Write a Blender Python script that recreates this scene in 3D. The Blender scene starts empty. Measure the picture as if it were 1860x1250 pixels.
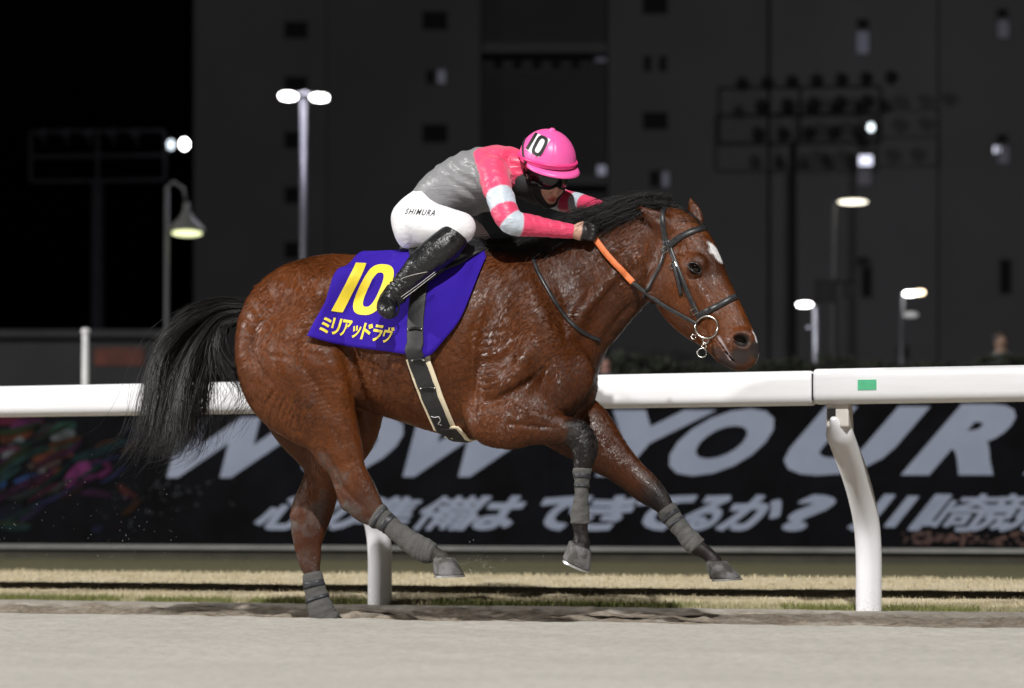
import bpy, bmesh, math, random
import numpy as np
from mathutils import Vector, Matrix
from mathutils.bvhtree import BVHTree
rnd = random.Random(7)
rng = np.random.default_rng(7)
scene = bpy.context.scene
COL = scene.collection

# ------------------------------------------------------------------ camera
FPX = 4000.0          # focal length in photograph pixels (picture is 1860 wide)
CAMH = 0.462          # lens height above the sand
HOR = 935.0           # row of the horizon
cam_d = bpy.data.cameras.new('camera')
cam = bpy.data.objects.new('camera', cam_d)
COL.objects.link(cam)
scene.camera = cam
cam.location = (0, 0, CAMH)
cam.rotation_euler = (math.radians(90), 0, 0)
cam_d.sensor_width = 36.0
cam_d.lens = 36.0 * FPX / 1860.0
cam_d.shift_y = (HOR - 625.0) / 1860.0
cam_d.clip_start = 0.1
cam_d.clip_end = 2000.0
cam_d.dof.use_dof = True
cam_d.dof.focus_distance = 9.35
cam_d.dof.aperture_fstop = 1.9

# ------------------------------------------------------------------ night sky
world = bpy.data.worlds.new('World')
scene.world = world
world.use_nodes = True
wn = world.node_tree.nodes
bg = wn['Background']
sky = wn.new('ShaderNodeTexSky')
sky.sky_type = 'NISHITA'
sky.sun_disc = False
sky.sun_elevation = math.radians(-4.0)
sky.sun_rotation = math.radians(200)
world.node_tree.links.new(sky.outputs[0], bg.inputs[0])
bg.inputs[1].default_value = 0.02

# ------------------------------------------------------------------ floodlights of the course
def floodlight(name, loc, target, watts, size, deg, col):
    l = bpy.data.lights.new(name, 'SPOT')
    l.energy = watts
    l.color = col
    l.shadow_soft_size = size
    l.spot_size = math.radians(deg)
    l.spot_blend = 0.5
    o = bpy.data.objects.new(name, l)
    COL.objects.link(o)
    o.location = loc
    o.rotation_euler = (Vector(target) - Vector(loc)).to_track_quat('-Z', 'Y').to_euler()
    return o
# masts on the outside of the course, behind the lens
floodlight('floodlight', (1.5, -18.5, 25.5), (0, 10, 0.6), 66000, 0.35, 130, (1.0, 0.985, 0.965))
floodlight('floodlight', (-48.0, 3.2, 19.8), (0, 10, 0.6), 84000, 0.35, 130, (1.0, 0.98, 0.955))

scene.render.engine = 'CYCLES'
scene.view_settings.view_transform = 'Standard'
scene.view_settings.look = 'None'
scene.view_settings.exposure = 0.0
scene.view_settings.gamma = 1.0
scene.cycles.max_bounces = 6
scene.cycles.transparent_max_bounces = 8
try:
    scene.cycles.use_denoising = True
except Exception:
    pass

# ------------------------------------------------------------------ the line of the course
TH = math.radians(17.0)      # the rail and the horse come slightly towards the lens
CT, ST = math.cos(TH), math.sin(TH)
D0 = 9.4
EF = Vector((CT, -ST, 0)); EL = Vector((ST, CT, 0))
FRAME = Matrix(((CT, ST, 0, 0), (-ST, CT, 0, D0), (0, 0, 1, 0), (0, 0, 0, 1)))   # (s, l, z) -> world

def loc(px, py, L=0.0):
    """photograph position on the vertical plane at lateral distance L -> (s, L, z)"""
    a = (px - 930.0) / FPX; b = -(py - HOR) / FPX
    t = (L + D0 * CT) / (a * ST + CT)
    X = a * t; Y = t
    return (X * CT - (Y - D0) * ST, L, CAMH + b * t)

def wpt(px, py, Y):
    """photograph position at depth Y -> world"""
    return Vector(((px - 930.0) / FPX * Y, Y, CAMH - (py - HOR) / FPX * Y))

# ------------------------------------------------------------------ object helpers
def new_mesh(name, verts, faces):
    me = bpy.data.meshes.new(name)
    me.from_pydata([tuple(v) for v in verts], [], [tuple(f) for f in faces])
    me.update()
    return me

def np_mesh(name, V, F, smooth=True):
    """fast mesh from numpy arrays; F is (n,4) or (n,3)"""
    me = bpy.data.meshes.new(name)
    n, m = F.shape
    me.vertices.add(len(V)); me.vertices.foreach_set('co', np.asarray(V, np.float32).ravel())
    me.loops.add(n * m); me.loops.foreach_set('vertex_index', np.asarray(F, np.int32).ravel())
    me.polygons.add(n)
    me.polygons.foreach_set('loop_start', np.arange(0, n * m, m, dtype=np.int32))
    me.polygons.foreach_set('loop_total', np.full(n, m, np.int32))
    me.update(calc_edges=True)
    me.validate()
    if smooth:
        me.polygons.foreach_set('use_smooth', np.ones(len(me.polygons), bool))
    return me

def add(name, me, mat=None, parent=None, smooth=None):
    o = bpy.data.objects.new(name, me)
    COL.objects.link(o)
    if parent is not None:
        o.parent = parent
    if mat is not None:
        me.materials.append(mat)
    if smooth is not None:
        me.polygons.foreach_set('use_smooth', np.full(len(me.polygons), smooth, bool))
    return o

def thing(name, label, cat, loc3=(0, 0, 0), mat4=None, group=None):
    o = bpy.data.objects.new(name, None)
    COL.objects.link(o)
    o.empty_display_size = 0.1
    if mat4 is not None:
        o.matrix_world = mat4
    else:
        o.location = loc3
    return tag(o, label, cat, group)

def tag(o, label, cat, group=None):
    o['label'] = label; o['category'] = cat
    if group: o['group'] = group
    return o

def structure(o):
    o['kind'] = 'structure'; return o

class MB:
    """collects shapes into one mesh"""
    def __init__(self): self.v = []; self.f = []
    def add(self, v, f):
        b = len(self.v); self.v += [tuple(p) for p in v]; self.f += [tuple(i + b for i in q) for q in f]
        return self
    def box(self, c, s, rot=None):
        hx, hy, hz = s[0] / 2, s[1] / 2, s[2] / 2
        pts = [Vector((x, y, z)) for x in (-hx, hx) for y in (-hy, hy) for z in (-hz, hz)]
        if rot is not None: pts = [rot @ p for p in pts]
        c = Vector(c)
        return self.add([c + p for p in pts], [(0, 1, 3, 2), (4, 6, 7, 5), (0, 4, 5, 1), (2, 3, 7, 6), (0, 2, 6, 4), (1, 5, 7, 3)])
    def tube(self, pts, rad, n=10, caps=True, flat=1.0, up=None):
        pts = [Vector(p) for p in pts]
        rad = rad if hasattr(rad, '__len__') else [rad] * len(pts)
        b = len(self.v); ref = None
        for i, p in enumerate(pts):
            t = (pts[min(i + 1, len(pts) - 1)] - pts[max(i - 1, 0)]).normalized()
            if ref is None:
                ref = Vector(up) if up is not None else (Vector((0, 0, 1)) if abs(t.z) < .9 else Vector((1, 0, 0)))
            u = (ref - t * ref.dot(t)).normalized(); ref = u
            w = t.cross(u)
            for k in range(n):
                a = 2 * math.pi * k / n
                self.v.append(tuple(p + u * (math.cos(a) * rad[i]) + w * (math.sin(a) * rad[i] * flat)))
        for i in range(len(pts) - 1):
            for k in range(n):
                k2 = (k + 1) % n
                self.f.append((b + i * n + k, b + i * n + k2, b + (i + 1) * n + k2, b + (i + 1) * n + k))
        if caps:
            self.f.append(tuple(b + k for k in reversed(range(n))))
            e = b + (len(pts) - 1) * n
            self.f.append(tuple(e + k for k in range(n)))
        return self
    def lathe(self, prof, n=24, c=(0, 0, 0)):
        b = len(self.v)
        for r, z in prof:
            for k in range(n):
                a = 2 * math.pi * k / n
                self.v.append((c[0] + r * math.cos(a), c[1] + r * math.sin(a), c[2] + z))
        for i in range(len(prof) - 1):
            for k in range(n):
                k2 = (k + 1) % n
                self.f.append((b + i * n + k, b + i * n + k2, b + (i + 1) * n + k2, b + (i + 1) * n + k))
        return self
    def torus(self, c, R, r, ax, n=28, m=8):
        ax = Vector(ax).normalized()
        u = ax.orthogonal().normalized(); w = ax.cross(u); c = Vector(c); b = len(self.v)
        for i in range(n):
            a = 2 * math.pi * i / n; d = u * math.cos(a) + w * math.sin(a)
            for k in range(m):
                e = 2 * math.pi * k / m
                self.v.append(tuple(c + d * (R + r * math.cos(e)) + ax * (r * math.sin(e))))
        for i in range(n):
            for k in range(m):
                i2 = (i + 1) % n; k2 = (k + 1) % m
                self.f.append((b + i * m + k, b + i2 * m + k, b + i2 * m + k2, b + i * m + k2))
        return self
    def build(self, name, mat=None, parent=None, smooth=False):
        me = new_mesh(name, self.v, self.f)
        bm = bmesh.new(); bm.from_mesh(me); bmesh.ops.recalc_face_normals(bm, faces=bm.faces); bm.to_mesh(me); bm.free()
        return add(name, me, mat, parent, smooth)

def bevel(o, w, seg=2):
    m = o.modifiers.new('bevel', 'BEVEL'); m.width = w; m.segments = seg; m.limit_method = 'ANGLE'; m.angle_limit = math.radians(40)
    return o

def catmull(P, sub):
    """P (n,k) control rows -> dense rows"""
    P = np.asarray(P, float); n = len(P); out = []
    for i in range(n - 1):
        p0 = P[max(i - 1, 0)]; p1 = P[i]; p2 = P[i + 1]; p3 = P[min(i + 2, n - 1)]
        for j in range(sub):
            t = j / sub
            out.append(0.5 * ((2 * p1) + (-p0 + p2) * t + (2 * p0 - 5 * p1 + 4 * p2 - p3) * t * t + (-p0 + 3 * p1 - 3 * p2 + p3) * t ** 3))
    out.append(P[-1])
    return np.array(out)

# ------------------------------------------------------------------ node helpers
def material(name, base=(0.5, 0.5, 0.5), rough=0.5, spec=0.5, metal=0.0, **kw):
    m = bpy.data.materials.new(name); m.use_nodes = True
    b = m.node_tree.nodes['Principled BSDF']
    b.inputs['Base Color'].default_value = (*base, 1)
    b.inputs['Roughness'].default_value = rough
    b.inputs['Specular IOR Level'].default_value = spec
    b.inputs['Metallic'].default_value = metal
    for k, v in kw.items():
        b.inputs[k.replace('_', ' ')].default_value = v
    return m

class NT:
    def __init__(self, m):
        self.t = m.node_tree; self.n = self.t.nodes; self.b = self.n.get('Principled BSDF')
    def __call__(self, typ, **kw):
        nd = self.n.new(typ)
        for k, v in kw.items(): setattr(nd, k, v)
        return nd
    def link(self, a, b): self.t.links.new(a, b)
    def coord(self, out='Object', scale=(1, 1, 1), rot=(0, 0, 0)):
        tc = self('ShaderNodeTexCoord'); mp = self('ShaderNodeMapping')
        mp.inputs['Scale'].default_value = scale; mp.inputs['Rotation'].default_value = rot
        self.link(tc.outputs[out], mp.inputs['Vector']); return mp.outputs[0]
    def noise(self, vec, scale, detail=4, rough=0.55, dist=0.0):
        nz = self('ShaderNodeTexNoise'); nz.inputs['Scale'].default_value = scale; nz.inputs['Detail'].default_value = detail
        nz.inputs['Roughness'].default_value = rough; nz.inputs['Distortion'].default_value = dist
        if vec is not None: self.link(vec, nz.inputs['Vector'])
        return nz.outputs[0]
    def ramp(self, fac, stops):
        r = self('ShaderNodeValToRGB'); e = r.color_ramp.elements
        while len(e) < len(stops): e.new(0.5)
        for k, (p, c) in enumerate(stops):
            e[k].position = p; e[k].color = (*c, 1) if hasattr(c, '__len__') else (c, c, c, 1)
        self.link(fac, r.inputs[0]); return r.outputs[0]
    def mix(self, fac, a, b, blend='MIX'):
        x = self('ShaderNodeMix', data_type='RGBA', blend_type=blend)
        for sock, v in ((x.inputs[0], fac), (x.inputs[6], a), (x.inputs[7], b)):
            if hasattr(v, 'is_output') or isinstance(v, bpy.types.NodeSocket): self.link(v, sock)
            elif hasattr(v, '__len__'): sock.default_value = (*v, 1)
            else: sock.default_value = v
        return x.outputs[2]
    def math(self, op, a, b=0.0):
        x = self('ShaderNodeMath', operation=op)
        for sock, v in ((x.inputs[0], a), (x.inputs[1], b)):
            if isinstance(v, bpy.types.NodeSocket): self.link(v, sock)
            else: sock.default_value = v
        return x.outputs[0]
    def attr(self, name, fac=True):
        a = self('ShaderNodeAttribute'); a.attribute_name = name
        return a.outputs['Fac'] if fac else a.outputs['Color']
    def bump(self, h, strength, dist=0.01, prev=None):
        b = self('ShaderNodeBump'); b.inputs['Strength'].default_value = strength; b.inputs['Distance'].default_value = dist
        self.link(h, b.inputs['Height'])
        if prev is not None: self.link(prev, b.inputs['Normal'])
        return b.outputs[0]
    def set(self, sock, v):
        if isinstance(v, bpy.types.NodeSocket): self.link(v, self.b.inputs[sock])
        else: self.b.inputs[sock].default_value = v

def noisy(name, base, rough=0.5, var=0.25, scale=20, bump=0.2, bscale=200, spec=0.5, bdist=0.002, metal=0.0):
    m = material(name, base, rough, spec, metal); t = NT(m)
    v = t.coord('Object')
    n1 = t.noise(v, scale, 5)
    c = t.ramp(n1, [(0.25, tuple(x * (1 - var) for x in base)), (0.75, tuple(min(1, x * (1 + var)) for x in base))])
    t.set('Base Color', c)
    if bump:
        t.set('Normal', t.bump(t.noise(v, bscale, 4), bump, bdist))
    return m

# ------------------------------------------------------------------ implicit modelling on a grid
class Field:
    def __init__(self, lo, hi, h):
        self.lo = np.array(lo, float); self.h = h
        self.n = np.ceil((np.array(hi) - self.lo) / h).astype(int) + 1
        self.ax = [self.lo[i] + h * np.arange(self.n[i]) for i in range(3)]
        self.a = np.full(self.n, 0.2, np.float32)
    def win(self, lo, hi):
        s = []
        for i in range(3):
            a = int(np.clip(math.floor((lo[i] - self.lo[i]) / self.h), 0, self.n[i]))
            b = int(np.clip(math.ceil((hi[i] - self.lo[i]) / self.h) + 1, 0, self.n[i]))
            s.append(slice(a, b))
        return tuple(s)
    def comb(self, w, d, k, mode):
        A = self.a[w]
        if mode == 'cut':                # smooth subtraction
            h = np.clip(0.5 - 0.5 * (A + d) / k, 0, 1)
            self.a[w] = A * (1 - h) - d * h + k * h * (1 - h)
        else:
            h = np.clip(0.5 + 0.5 * (A - d) / k, 0, 1)
            self.a[w] = A * (1 - h) + d * h - k * h * (1 - h)
    def tube(self, st, k=0.03, p=2.0, sub=6, mode='add', grow=0.0):
        """st rows: (x, z, yc, r_in_plane, r_lateral); sections lie across the path in the x-z plane"""
        D = catmull(st, sub)
        D[:, 3] = np.maximum(D[:, 3] + grow, 0.002); D[:, 4] = np.maximum(D[:, 4] + grow, 0.002)
        m = k + 0.01
        lo = (min(D[:, 0] - D[:, 3]) - m, min(D[:, 2] - D[:, 4]) - m, min(D[:, 1] - D[:, 3]) - m)
        hi = (max(D[:, 0] + D[:, 3]) + m, max(D[:, 2] + D[:, 4]) + m, max(D[:, 1] + D[:, 3]) + m)
        w = self.win(lo, hi)
        x = self.ax[0][w[0]][:, None]; z = self.ax[2][w[2]][None, :]; y = self.ax[1][w[1]]
        d2, yc, rz, ry = nearest2d(D, x, z)
        a = (d2 / rz)[:, None, :].astype(np.float32)
        b = (np.abs(y[None, :, None] - yc[:, None, :]) / ry[:, None, :]).astype(np.float32)
        k0 = (a ** p + b ** p) ** (1 / p) + 1e-6
        g = k0 ** (1 - p) * np.sqrt((a ** (p - 1) / rz[:, None, :]) ** 2 + (b ** (p - 1) / ry[:, None, :]) ** 2) + 1e-6
        self.comb(w, ((k0 - 1) / g).astype(np.float32), k, mode)
    def chain(self, pts, rads, k=0.02, sub=5, mode='add', sc=(1, 1, 1), grow=0.0):
        """3-D tapered chain"""
        D = catmull(np.hstack([np.asarray(pts, float), np.asarray(rads, float)[:, None]]), sub)
        sc = np.array(sc, float)
        r = D[:, 3] + grow; m = k + 0.01
        lo = (D[:, :3] - r[:, None] * sc).min(0) - m; hi = (D[:, :3] + r[:, None] * sc).max(0) + m
        w = self.win(lo, hi)
        x = (self.ax[0][w[0]] / sc[0])[:, None, None].astype(np.float32); y = (self.ax[1][w[1]] / sc[1])[None, :, None].astype(np.float32); z = (self.ax[2][w[2]] / sc[2])[None, None, :].astype(np.float32)
        best = None
        for i in range(len(D) - 1):
            p = D[i, :3] / sc; q = D[i + 1, :3] / sc; v = q - p; L2 = max(float(v @ v), 1e-12)
            t = np.clip(((x - p[0]) * v[0] + (y - p[1]) * v[1] + (z - p[2]) * v[2]) / L2, 0, 1)
            d = np.sqrt((x - p[0] - v[0] * t) ** 2 + (y - p[1] - v[1] * t) ** 2 + (z - p[2] - v[2] * t) ** 2) - (r[i] + (r[i + 1] - r[i]) * t)
            best = d if best is None else np.minimum(best, d)
        self.comb(w, (best * min(sc)).astype(np.float32), k, mode)
    def ell(self, c, r, k=0.02, R=None, mode='add', grow=0.0):
        c = np.array(c, float); r = np.array(r, float) + grow
        R = np.eye(3) if R is None else np.array(R)          # columns: the ellipsoid's axes
        ext = np.sqrt(((R * r[None, :]) ** 2).sum(1)) + k + 0.01
        w = self.win(c - ext, c + ext)
        x = (self.ax[0][w[0]] - c[0])[:, None, None]; y = (self.ax[1][w[1]] - c[1])[None, :, None]; z = (self.ax[2][w[2]] - c[2])[None, None, :]
        q = [(x * R[0, i] + y * R[1, i] + z * R[2, i]) for i in range(3)]
        k0 = np.sqrt(sum((q[i] / r[i]) ** 2 for i in range(3))) + 1e-6
        k1 = np.sqrt(sum((q[i] / r[i] ** 2) ** 2 for i in range(3))) + 1e-6
        self.comb(w, (k0 * (k0 - 1) / k1).astype(np.float32), k, mode)
    def cone(self, c0, r0, c1, r1, n, k=0.006, back=1.0):
        """skewed cone between parallel planes (a hoof): c0 coronet, c1 sole, n = sole normal pointing down the hoof"""
        c0 = np.array(c0, float); c1 = np.array(c1, float); n = np.array(n, float); n /= np.linalg.norm(n)
        H = float((c1 - c0) @ n)
        m = max(r0, r1) + 0.03
        lo = np.minimum(c0, c1) - m; hi = np.maximum(c0, c1) + m
        w = self.win(lo, hi)
        x = self.ax[0][w[0]][:, None, None]; y = self.ax[1][w[1]][None, :, None]; z = self.ax[2][w[2]][None, None, :]
        hgt = (x - c0[0]) * n[0] + (y - c0[1]) * n[1] + (z - c0[2]) * n[2]
        t = np.clip(hgt / H, 0, 1)
        ax = c1 - c0 - n * H
        dx = x - c0[0] - n[0] * hgt - ax[0] * t; dy = y - c0[1] - n[1] * hgt - ax[1] * t; dz = z - c0[2] - n[2] * hgt - ax[2] * t
        d = np.sqrt(dx * dx + dy * dy + dz * dz) - (r0 + (r1 - r0) * t)
        d = np.maximum(d * 0.95, np.maximum(-hgt, hgt - H))
        self.comb(w, d.astype(np.float32), k, 'add')
    def mesh(self, name, relax=2, lift=None):
        V, F = surface_nets(self.a, self.lo, self.h)
        for it in range(relax):
            V = smooth_np(V, F, 0.5)
        return np_mesh(name, V, F), V, F

def nearest2d(D, x, z):
    best = None
    for i in range(len(D) - 1):
        p = D[i]; q = D[i + 1]; vx = q[0] - p[0]; vz = q[1] - p[1]; L2 = max(vx * vx + vz * vz, 1e-12)
        t = np.clip(((x - p[0]) * vx + (z - p[1]) * vz) / L2, 0, 1)
        d = np.sqrt((x - p[0] - vx * t) ** 2 + (z - p[1] - vz * t) ** 2)
        rz = p[3] + (q[3] - p[3]) * t
        sc = d / rz
        if best is None:
            best = sc.copy(); D2 = d; RZ = rz; YC = p[2] + (q[2] - p[2]) * t; RY = p[4] + (q[4] - p[4]) * t
        else:
            u = sc < best
            best = np.where(u, sc, best); D2 = np.where(u, d, D2); RZ = np.where(u, rz, RZ)
            YC = np.where(u, p[2] + (q[2] - p[2]) * t, YC); RY = np.where(u, p[4] + (q[4] - p[4]) * t, RY)
    return D2, YC, RZ, RY

def surface_nets(A, lo, h):
    S = A < 0
    cnt = np.zeros(np.array(A.shape) - 1, np.uint8)
    for dx in (0, 1):
        for dy in (0, 1):
            for dz in (0, 1):
                cnt += S[dx:A.shape[0] - 1 + dx, dy:A.shape[1] - 1 + dy, dz:A.shape[2] - 1 + dz]
    act = (cnt > 0) & (cnt < 8)
    I = np.argwhere(act)
    idx = np.full(cnt.shape, -1, np.int32); idx[act] = np.arange(len(I), dtype=np.int32)
    c = {}
    for dx in (0, 1):
        for dy in (0, 1):
            for dz in (0, 1):
                c[dx, dy, dz] = A[I[:, 0] + dx, I[:, 1] + dy, I[:, 2] + dz].astype(np.float64)
    P = np.zeros((len(I), 3)); W = np.zeros(len(I))
    for ax in range(3):
        o = [i for i in range(3) if i != ax]
        for u in (0, 1):
            for v in (0, 1):
                k0 = [0, 0, 0]; k1 = [0, 0, 0]
                k0[o[0]] = k1[o[0]] = u; k0[o[1]] = k1[o[1]] = v; k1[ax] = 1
                a = c[tuple(k0)]; b = c[tuple(k1)]
                x = (a < 0) != (b < 0)
                t = np.where(x, a / np.where(np.abs(a - b) < 1e-12, 1, a - b), 0)
                q = np.zeros((len(I), 3)); q[:, o[0]] = u; q[:, o[1]] = v; q[:, ax] = t
                P += q * x[:, None]; W += x
    V = (I + P / W[:, None]) * h + lo
    F = []
    for ax in range(3):
        o = [i for i in range(3) if i != ax]
        sl0 = [slice(None)] * 3; sl1 = [slice(None)] * 3
        sl0[ax] = slice(0, -1); sl1[ax] = slice(1, None)
        for i in o:
            sl0[i] = slice(1, -1); sl1[i] = slice(1, -1)
        s0 = S[tuple(sl0)]; s1 = S[tuple(sl1)]
        E = np.argwhere(s0 != s1)
        if not len(E): continue
        flip = s0[E[:, 0], E[:, 1], E[:, 2]]
        base = E.copy()
        for i in o: base[:, i] += 1
        def cell(du, dv):
            b = base.copy(); b[:, o[0]] += du; b[:, o[1]] += dv
            return idx[b[:, 0], b[:, 1], b[:, 2]]
        q = np.stack([cell(-1, -1), cell(0, -1), cell(0, 0), cell(-1, 0)], 1)
        if ax == 1: flip = ~flip
        q[~flip] = q[~flip][:, ::-1]
        F.append(q)
    return V, np.concatenate(F)

def smooth_np(V, F, f):
    n = len(V); acc = np.zeros((n, 3)); cn = np.zeros(n)
    for a, b in ((0, 1), (1, 2), (2, 3), (3, 0)):
        i = F[:, a]; j = F[:, b]
        for k in range(3):
            acc[:, k] += np.bincount(i, V[j, k], n) + np.bincount(j, V[i, k], n)
        cn += np.bincount(i, minlength=n) + np.bincount(j, minlength=n)
    return V * (1 - f) + f * acc / np.maximum(cn, 1)[:, None]

def vnoise(P, seed=0, oct=3):
    """cheap smooth value noise on points (n,3)"""
    out = np.zeros(len(P)); amp = 1.0; tot = 0
    for o in range(oct):
        r = np.random.default_rng(seed + o * 17); T = r.random((32, 32, 32))
        Q = P * (2 ** o) + seed * 3.1; I = np.floor(Q).astype(int); f = Q - I; f = f * f * (3 - 2 * f)
        v = 0
        for dx in (0, 1):
            for dy in (0, 1):
                for dz in (0, 1):
                    wgt = (f[:, 0] if dx else 1 - f[:, 0]) * (f[:, 1] if dy else 1 - f[:, 1]) * (f[:, 2] if dz else 1 - f[:, 2])
                    v = v + wgt * T[(I[:, 0] + dx) % 32, (I[:, 1] + dy) % 32, (I[:, 2] + dz) % 32]
        out += amp * v; tot += amp; amp *= 0.5
    return out / tot

def sstep(a, b, x):
    t = np.clip((x - a) / (b - a), 0, 1); return t * t * (3 - 2 * t)

def fattr(me, name, vals):
    a = me.attributes.new(name, 'FLOAT', 'POINT'); a.data.foreach_set('value', np.asarray(vals, np.float32))
def cattr(me, name, cols):
    a = me.attributes.new(name, 'FLOAT_COLOR', 'POINT')
    c = np.ones((len(cols), 4), np.float32); c[:, :3] = cols; a.data.foreach_set('color', c.ravel())
# ================================================================== GROUND
def axis(parts):
    out = []
    for a, b, st in parts:
        n = max(1, int(round((b - a) / st))); out += list(np.linspace(a, b, n, endpoint=False))
    return np.array(out + [parts[-1][1]])
def sheet(name, S, L, zf, mat):
    X, Y = np.meshgrid(S, L, indexing='ij'); Z = zf(X, Y)
    V = np.stack([X.ravel(), Y.ravel(), Z.ravel()], 1)
    n, m = X.shape; i = np.arange(n - 1)[:, None] * m + np.arange(m - 1)[None, :]
    F = np.stack([i, i + m, i + m + 1, i + 1], -1).reshape(-1, 4)
    me = np_mesh(name, V, F); o = structure(add(name, me, mat)); o.matrix_world = FRAME
    return o, me, V

def n2(X, Y, sx, sy, seed, oct=3):
    return vnoise(np.stack([X.ravel() * sx, Y.ravel() * sy, np.full(X.size, .37)], 1), seed, oct).reshape(X.shape) - .5

def sand_z(X, Y):
    z = np.interp(Y, [-40, -3.0, -.90, -.50, -.40, -.16, .3, 1.30, 1.52, 1.70], [.0, .0, .018, .031, .030, -.016, -.020, -.012, .004, .0])
    churn = sstep(-.42, -.2, Y) * (1 - sstep(1.35, 1.58, Y))
    z = z + churn * (n2(X, Y, 3.0, 4.5, 1, 3) * .044 + n2(X, Y, 10, 14, 2, 4) * .050)
    z = z + sstep(-9, -1, Y) * (1 - churn) * (n2(X, Y, 1.3, 3, 4, 2) * .008 + n2(X, Y, 16, 20, 8, 3) * .007 + n2(X, Y, 42, 46, 11, 2) * .0045)
    # crest is crumbly
    z = z + np.exp(-((Y + .46) / .12) ** 2) * (n2(X, Y, 5, 4, 6, 3) * .014 + n2(X, Y, 22, 18, 7, 2) * .005)
    # mound thrown up by the planted hoof and a few prints
    for (px, py, r, hgt) in ((660, 1118, .13, .035), (700, 1115, .16, .028), (600, 1122, .10, .02), (760, 1116, .2, .012), (1240, 1118, .14, .016), (10, 1112, .12, .035), (1120, 1120, .16, .012)):
        c = loc(px, py, .30)
        z = z + hgt * np.exp(-(((X - c[0]) / r) ** 2 + ((Y - c[1]) / .12) ** 2)) * (.7 + .8 * n2(X, Y, 9, 12, 12, 2))
    return z

M_sand = material('track_sand', (.40, .37, .33), .95, .15); T = NT(M_sand)
v = T.coord('Object'); vst = T.coord('Object', (.7, 1.2, 1))
c = T.ramp(T.noise(vst, 2.2, 5, .6), [(.3, (.42, .395, .352)), (.7, (.505, .478, .43))])
c = T.mix(T.ramp(T.noise(v, 24, 5, .7), [(.45, .0), (.75, .65)]), c, (.25, .235, .205))
c = T.mix(T.ramp(T.noise(v, 420, 2, .5), [(.35, .0), (.75, .35)]), c, (.56, .545, .51))
moist = T.attr('moist')
c = T.mix(T.math('MULTIPLY', moist, T.ramp(T.noise(v, 9, 5, .65), [(.3, .55), (.6, 1.0)])), c, T.ramp(T.noise(v, 30, 5, .7), [(.35, (.135, .105, .075)), (.7, (.30, .25, .19))]))
T.set('Base Color', c)
T.set('Normal', T.bump(T.noise(v, 320, 4, .7), .5, .004, T.bump(T.noise(v, 45, 4, .6), .4, .010)))
Sx = axis([(-140, -12, 8), (-12, -3.2, .12), (-3.2, 3.2, .015), (3.2, 12, .12), (12, 140, 8)])
Ly = axis([(-40, -9, 2), (-9, -2.6, .08), (-2.6, -.75, .03), (-.75, 1.7, .015)])
track, tme, TV = sheet('track', Sx, Ly, sand_z, M_sand)
fattr(tme, 'moist', (sstep(-.40, -.15, TV[:, 1]) * (1 - .55 * sstep(1.2, 1.5, TV[:, 1]))))

def bank_z(X, Y):
    z = np.interp(Y, [1.5, 1.60, 1.66, 1.90, 2.20, 2.45, 2.65, 2.85, 3.3, 4.5, 8, 15, 22], [-.03, -.012, .010, .038, .073, .100, .121, .122, .100, .060, .0, -.07, -.07])
    return z + n2(X, Y, 2, 3, 30, 3) * .012 * sstep(1.6, 1.8, Y) + n2(X, Y, 18, 18, 31, 3) * .010 * sstep(1.6, 1.75, Y)
M_turf = material('dry_turf', (.3, .25, .12), .95, .1); T = NT(M_turf)
v = T.coord('Object')
c = T.ramp(T.noise(v, 5, 5, .65), [(.3, (.49, .41, .26)), (.68, (.63, .555, .40))])
c = T.mix(T.math('MULTIPLY', T.attr('green'), T.ramp(T.noise(v, 14, 4, .6), [(.35, .2), (.6, 1)])), c, (.085, .105, .022))
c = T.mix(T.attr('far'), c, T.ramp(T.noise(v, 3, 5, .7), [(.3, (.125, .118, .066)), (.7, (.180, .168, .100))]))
T.set('Base Color', c)
T.set('Normal', T.bump(T.noise(v, 120, 4, .7), .8, .01))
Lb = axis([(1.5, 3.1, .02), (3.1, 6, .12), (6, 18, 1.0)])
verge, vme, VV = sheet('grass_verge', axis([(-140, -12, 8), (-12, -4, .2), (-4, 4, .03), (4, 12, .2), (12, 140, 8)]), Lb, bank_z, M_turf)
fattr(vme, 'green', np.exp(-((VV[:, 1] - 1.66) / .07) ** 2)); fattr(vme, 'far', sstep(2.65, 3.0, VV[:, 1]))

# the terrace behind the hoarding and everything on to the horizon
M_far = noisy('dark_paving', (.05, .05, .048), .9, .3, 2, .2, 30)
t = MB(); t.add([(-300, 17.5, -.2), (300, 17.5, -.2), (300, 18.2, 1.2), (-300, 18.2, 1.2), (300, 600, 1.2), (-300, 600, 1.2)], [(0, 1, 2, 3), (3, 2, 4, 5)])
terr = structure(t.build('terrace', M_far)); terr.matrix_world = FRAME

# grass blades on the bank: nobody could count them
def blades(n, seed):
    r = np.random.default_rng(seed)
    X = r.uniform(-4.2, 4.2, n); Y = np.where(r.random(n) < .45, 1.60 + np.abs(r.normal(0, .07, n)), r.uniform(1.6, 2.9, n))
    Z = bank_z(X[:, None], Y[:, None])[:, 0] - .002
    hgt = r.uniform(.012, .032, n) * np.where(Y < 1.75, 1.25, .8); w = r.uniform(.0016, .003, n); a = r.uniform(0, 6.28, n); b = r.normal(0, .012, (n, 2))
    B = np.stack([X, Y, Z], 1); d = np.stack([np.cos(a) * w, np.sin(a) * w, np.zeros(n)], 1)
    tip = B + np.stack([b[:, 0], b[:, 1], hgt], 1)
    V = np.stack([B - d, B + d, tip], 1).reshape(-1, 3); F = np.arange(3 * n).reshape(-1, 3)
    return V, F, np.repeat(np.exp(-((Y - 1.64) / .075) ** 2) * (.4 + .6 * (vnoise(np.stack([X * 2.2, Y * 2, Y * 0], 1), 5, 2) > .48)), 3)
gv, gf, gg = blades(42000, 4)
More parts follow.
